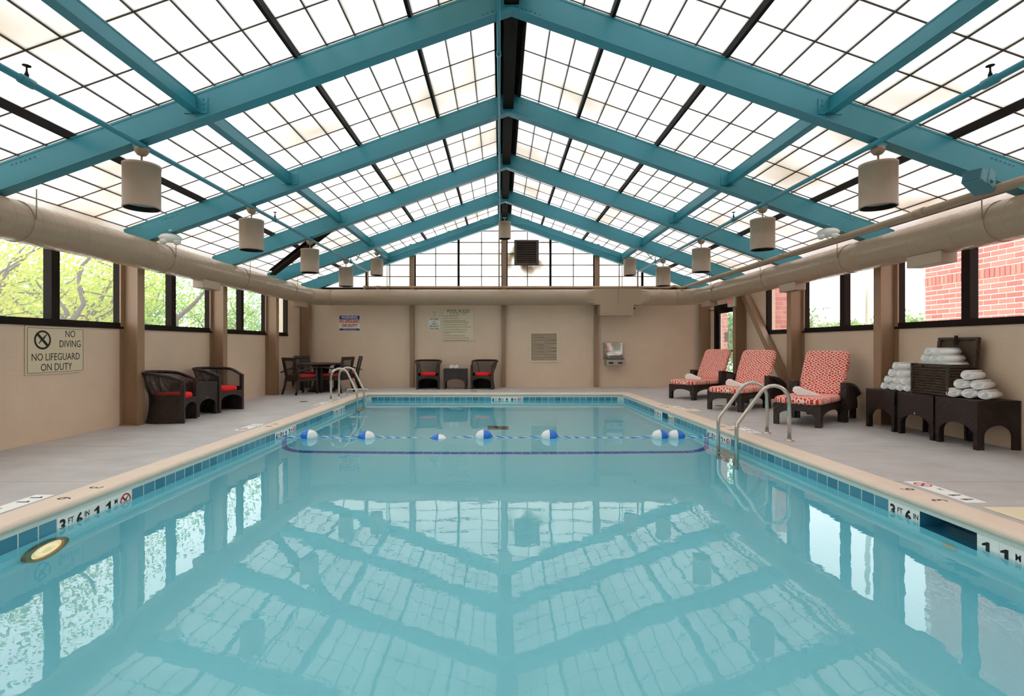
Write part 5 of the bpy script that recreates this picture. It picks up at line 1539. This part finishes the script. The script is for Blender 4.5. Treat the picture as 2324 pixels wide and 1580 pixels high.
# towels filling the trunk
MB().box(-td/2+.022, td/2-.022, -tw/2+.022, tw/2-.022, 0.02, 0.26).build('lining', 'signwhite', tk)
def lab_t(i, j, n):
    row = ['bottom', 'middle', 'top'][i]
    w_ = {4: ['nearest', 'second', 'third', 'farthest'], 3: ['nearest', 'middle', 'farthest'], 2: ['nearer', 'farther']}[n][j]
    return '%s rolled white towel in the %s row heaped in the trunk' % (w_, row)
R3 = 0.062
stack(5.46, 6.41, TH + 0.32, [4, 3, 2], 0.122, 0.083, roll_mesh('rolled_towel', R3, 0.26, 0.78), 'rolled towels heaped in the trunk', lab_t, R3, 0.78)
sm_ = roll_mesh('rolled_towel', 0.06, 0.22, 0.85)
for x, lab in ((-1.30, 'left rolled white towel on the far wall side table'), (-1.175, 'right rolled white towel on the far wall side table')):
    tag(inst('rolled_towel', sm_, None, (x, 13.86, 0.54 + 0.051), (0, 0, PI / 2)), lab, 'towel', 'two rolled towels on the far table')

# ---------------------------------------------------------------- outside
gq = MB()
gx0, gx1, gy0, gy1 = XL - WT, XR + WT, YB - WT, YF + WT
gq.loft([[(gx0, gy0, -0.3), (gx1, gy0, -0.3), (gx1, gy1, -0.3), (gx0, gy1, -0.3)], [(-80, -60, -0.3), (80, -60, -0.3), (80, 110, -0.3), (-80, 110, -0.3)]], cap=False)
gq.build('ground_outside', 'pavement')['kind'] = 'structure'
# brick building to the right: wall face at x = 9.3, corner at y = 11.4
bb = thing('brick_building', 'red brick building seen through the right windows', 'building', (9.3, 11.4, 0))
MB().box(0.012, 6.0, -9.0, -0.012, -0.3, 6.5).build('wall_core', 'mortar', bb)
BL, BHt = 0.305, 0.1016
def brick_mesh(l, h, d=0.09):
    m_ = MB().cbox(-d / 2, d / 2, -l / 2 + 0.011, l / 2 - 0.011, -h / 2 + 0.011, h / 2 - 0.011, 0.003)
    me = bpy.data.meshes.new('brick'); me.from_pydata(m_.v, [], m_.f); me.materials.append(M['brick']); return me
bm_, sbm = brick_mesh(BL, BHt), brick_mesh(BHt, 2 * BHt)
SOL = 24
for r in range(16, 38):
    z = r * BHt + BHt / 2
    if r in (SOL, SOL + 1): continue
    off = 0.5 * (r % 2)
    for k in range(0, 11):
        y = -(k + 0.5 + off) * BL
        inst('brick', bm_, bb, (0.045, y, z))
    if r % 2: inst('brick', brick_mesh(BL * .5, BHt), bb, (0.045, -0.25 * BL, z))
for k in range(34): inst('brick', sbm, bb, (0.030, -(k + 0.5) * BHt, (SOL + 1) * BHt))
rs = MB()
for r in range(-3, 64):
    z = r * BHt + BHt / 2; off = 0.5 * (r % 2)
    for k in range(0, 29):
        if 16 <= r < 38 and k < 11: continue
        y = -(k + 0.5 + off) * BL
        if y < -8.9: continue
        rs.box(0.0, 0.05, y - BL / 2 + .008, y + BL / 2 - .008, z - BHt / 2 + .008, z + BHt / 2 - .008)
rs.build('bricks_beyond', 'brick', bb)['kind'] = 'stuff'
def pier(label, x0, x1, y, zlo, zhi, grey):
    t = thing('brick_pier', label, 'pier', (0, y, 0), 0, 'outside brick piers')
    MB().box(x0, x1, 0.012, 0.4, -0.3, 3.0).build('core', 'mortar', t)
    r0, r1 = int(zlo / BHt), int(zhi / BHt)
    for r in range(r0, r1):
        z = r * BHt + BHt / 2; cut = x0 + (x1 - x0) * (0.38 if r % 2 else 0.62)
        for a, b in ((x0, cut), (cut, x1)):
            MB().cbox(a + .006, b - .006, 0, 0.05, z - BHt / 2 + .006, z + BHt / 2 - .006, 0.002).build('brick', 'brick', t)
    for k in range(int(zlo / 0.2), int(zhi / 0.2) + 1):
        MB().cbox(grey[0], grey[1], 0, 0.1, k * 0.2 + .004, k * 0.2 + 0.196, 0.003).build('block', 'stoneblock', t)
pier('red brick pier outside the window beside the diagonal wall brace', 6.04, 6.32, 11.42, 1.2, 2.7, (5.96, 6.04))
pier('red brick pier outside the farthest left window', -6.0, -5.81, 13.55, 1.2, 2.7, (-5.81, -5.73))
pier('red brick pier seen through the glass door', 6.0, 6.18, 14.15, 0.0, 2.4, (5.96, 6.0))

def tree(label, cat, loc, h_tr, crown_r, crown_z, nleaf, lsize, mat, seed, group, nb=9, squash=0.8):
    rnd = random.Random(seed)
    t = thing(cat, label, cat, loc, 0, group)
    tr = MB(); tips = []
    base = Vector((0, 0, -0.3)); top = Vector((rnd.uniform(-.2, .2), rnd.uniform(-.2, .2), h_tr))
    tr.tube([base, base.lerp(top, .5) + Vector((rnd.uniform(-.1, .1), rnd.uniform(-.1, .1), 0)), top], [0.13, 0.10, 0.08], 8)
    for k in range(nb):
        a = 2 * PI * k / nb + rnd.uniform(-.3, .3); el = rnd.uniform(0.25, 1.2)
        L = crown_r * rnd.uniform(.75, 1.05)
        p0 = top.lerp(base, rnd.uniform(0, .3)); pts = [p0]; d_ = Vector((math.cos(a) * math.cos(el), math.sin(a) * math.cos(el), math.sin(el)))
        for q in range(4):
            d_ = (d_ + Vector((rnd.uniform(-.35, .35), rnd.uniform(-.35, .35), rnd.uniform(-.15, .3)))).normalized()
            pts.append(pts[-1] + d_ * L / 4)
        tr.tube(pts, [0.055, 0.042, 0.03, 0.018, 0.008], 6)
        tips += pts[1:]
        for q in (1, 2, 3):
            p = pts[q]; d2 = Vector((rnd.uniform(-1, 1), rnd.uniform(-1, 1), rnd.uniform(-.3, .8))).normalized()
            p2 = p + d2 * L * 0.25; p3 = p2 + (d2 + Vector((rnd.uniform(-.4, .4), rnd.uniform(-.4, .4), .2))) * L * 0.2
            tr.tube([p, p2, p3], [0.02, 0.013, 0.005], 5); tips += [p2, p3]
    tr.build('trunk', 'bark', t)
    lf = MB()
    for k in range(nleaf):
        if rnd.random() < 0.6: c = rnd.choice(tips) + Vector((rnd.gauss(0, .3), rnd.gauss(0, .3), rnd.gauss(0, .22)))
        else:
            v = Vector((rnd.gauss(0, 1), rnd.gauss(0, 1), rnd.gauss(0, 1))).normalized() * crown_r * rnd.random() ** 0.4
            c = Vector((v.x, v.y, crown_z + v.z * squash))
        n = Vector((rnd.gauss(0, 1), rnd.gauss(0, 1), rnd.gauss(0, 1) + .5)).normalized(); a = n.orthogonal().normalized(); b = n.cross(a)
        s_ = lsize * rnd.uniform(.6, 1.3)
        lf.poly([c - a * s_, c + b * s_ * .5, c + a * s_, c - b * s_ * .5])
    o = lf.build('foliage', mat, t); o['kind'] = 'stuff'
    return t
G = 'trees outside the left windows'
tl = [('yellow-green tree outside the nearest left window', (-8.6, 8.4, 0), 1.5, 2.1, 3.0, 6500, .042, 'leafY', 1),
      ('yellow-green tree with a curved dark trunk outside the nearest left windows', (-9.2, 11.0, 0), 1.7, 2.1, 3.1, 6500, .042, 'leafY', 2),
      ('light green tree outside the second left window', (-9.6, 14.0, 0), 1.6, 2.1, 3.0, 5500, .05, 'leafG', 3),
      ('light green tree outside the third left window', (-9.2, 17.2, 0), 1.5, 2.0, 3.0, 5000, .055, 'leafG', 4),
      ('pale blue-green conifer behind the third left window', (-8.6, 20.6, 0), 1.2, 2.0, 2.6, 3000, .09, 'leafP', 5),
      ('broad green tree farther off behind the left windows', (-14.5, 13, 0), 1.4, 3.0, 2.2, 5500, .085, 'leafG', 6),
      ('broad yellow tree farther off behind the left windows', (-14.5, 19.5, 0), 1.4, 3.0, 2.2, 5500, .085, 'leafY', 8),
      ('low green bush far beyond the left windows', (-21, 17, 0), 1.0, 3.6, 2.0, 3000, .16, 'leafG', 9),
      ('low yellow-green bush far beyond the left windows', (-21, 25, 0), 1.0, 3.8, 2.0, 3000, .16, 'leafY', 10)]
for (lab, loc, ht, cr, cz, nl, lsz, mt, sd) in tl: tree(lab, 'tree', loc, ht, cr, cz, nl, lsz, mt, sd, G)
# the bent trunk that shows in the nearest window
bt = next(o for o in SC.objects if o.get('label', '').startswith('yellow-green tree with a curved'))
def wpt(px, py, Y): return Vector(((px - VX) * Y / FPX, Y, CH + (VY - py) * Y / FPX)) - bt.location
MB().tube([wpt(215, 560, 9.3), wpt(205, 583, 9.25), wpt(186, 604, 9.2), wpt(179, 630, 9.15), wpt(180, 655, 9.1), wpt(190, 690, 9.1), wpt(176, 712, 9.1), wpt(160, 732, 9.1), wpt(158, 790, 9.1), wpt(160, 1000, 9.1)], [.018, .024, .028, .03, .032, .036, .04, .06, .07, .09], 8).build('branch', 'bark', bt)
MB().tube([wpt(135, 684, 9.0), wpt(150, 705, 9.05), wpt(160, 735, 9.1)], [.02, .035, .04], 8).build('branch', 'bark', bt)
MB().tube([wpt(105, 690, 9.0), wpt(130, 708, 9.05), wpt(158, 738, 9.1)], [.015, .025, .035], 8).build('branch', 'bark', bt)
MB().tube([wpt(470, 655, 12.5), wpt(440, 690, 12.5), wpt(400, 725, 12.5), wpt(392, 790, 12.5)], [.03, .05, .06, .08], 8).build('branch', 'bark', bt)
tree('deep green leafy tree outside the glass door', 'tree', (8.4, 19.5, 0), 1.0, 1.9, 1.9, 5200, .10, 'leafD', 21, None, squash=1.1)
for k, (x, y, r, mt, lab) in enumerate(((18.0, 31, 2.4, 'leafB', 'pale green bush beyond the right window, left part'), (20.6, 31, 2.2, 'leafB', 'yellow-green bush beyond the right window, right part'), (24.6, 31, 2.3, 'leafB', 'pale bush low in the nearest right window'), (22.6, 33, 2.2, 'leafB', 'pale bush behind the column between right windows'), (15.4, 31, 2.3, 'leafG', 'pale bush behind the second right column'))):
    tree(lab, 'bush', (x, y, 0), 0.6, r, 1.25, 5200, .13, mt, 40 + k, 'bushes beyond the right windows', 5, .62)
cn = thing('pine_tree', 'small dark pine standing up behind the right-hand bushes', 'tree', (18.4, 32, 0))
MB().tube([(0, 0, -.3), (0, 0, 3.5)], [.12, .03], 8).build('trunk', 'bark', cn)
lf = MB(); rnd = random.Random(77)
for k in range(1500):
    z = rnd.uniform(1.2, 3.6); rr = (3.7 - z) * 0.55 * rnd.random() ** .5; a = rnd.uniform(0, 2 * PI)
    c = Vector((rr * math.cos(a), rr * math.sin(a), z)); n = Vector((rnd.gauss(0, 1), rnd.gauss(0, 1), rnd.gauss(0, 1))).normalized(); u = n.orthogonal().normalized(); v = n.cross(u)
    lf.poly([c - u * .16, c + v * .04, c + u * .16, c - v * .04])
lf.build('needles', 'leafD', cn)['kind'] = 'stuff'
lp = thing('lamp_post', 'thin grey parking lot lamp post beyond the right window', 'lamp post', (19.55, 31.5, 0))
MB().tube([(0, 0, -.3), (0, 0, 3.45)], .035, 8).build('pole', 'steelmatte', lp)
MB().cbox(-.05, .45, -.12, .12, 3.40, 3.52, .02).build('lamp_head', 'steelmatte', lp)
lp = thing('utility_pole', 'tall grey pole beyond the right window near the towel tables column', 'pole', (12.5, 17.7, 0))
MB().tube([(0, 0, -.3), (0, 0, 7)], .075, 10).build('pole', 'steelmatte', lp)
MB().lathe([(.14, -0.3), (.14, 0.0), (.09, .03)], 12).build('base', 'steelmatte', lp)

# ---------------------------------------------------------------- lettering as plain meshes
bpy.context.view_layer.update()
dg_ = bpy.context.evaluated_depsgraph_get()
for o in [o for o in SC.objects if o.type == 'FONT']:
    me = bpy.data.meshes.new_from_object(o.evaluated_get(dg_), depsgraph=dg_)
    par, nm, mw = o.parent, o.name, (o.location.copy(), o.rotation_euler.copy(), o.scale.copy())
    bpy.data.objects.remove(o)
    n = bpy.data.objects.new(nm, me); n['kind'] = 'stuff'; COL.objects.link(n); n.parent = par
    n.location, n.rotation_euler, n.scale = mw
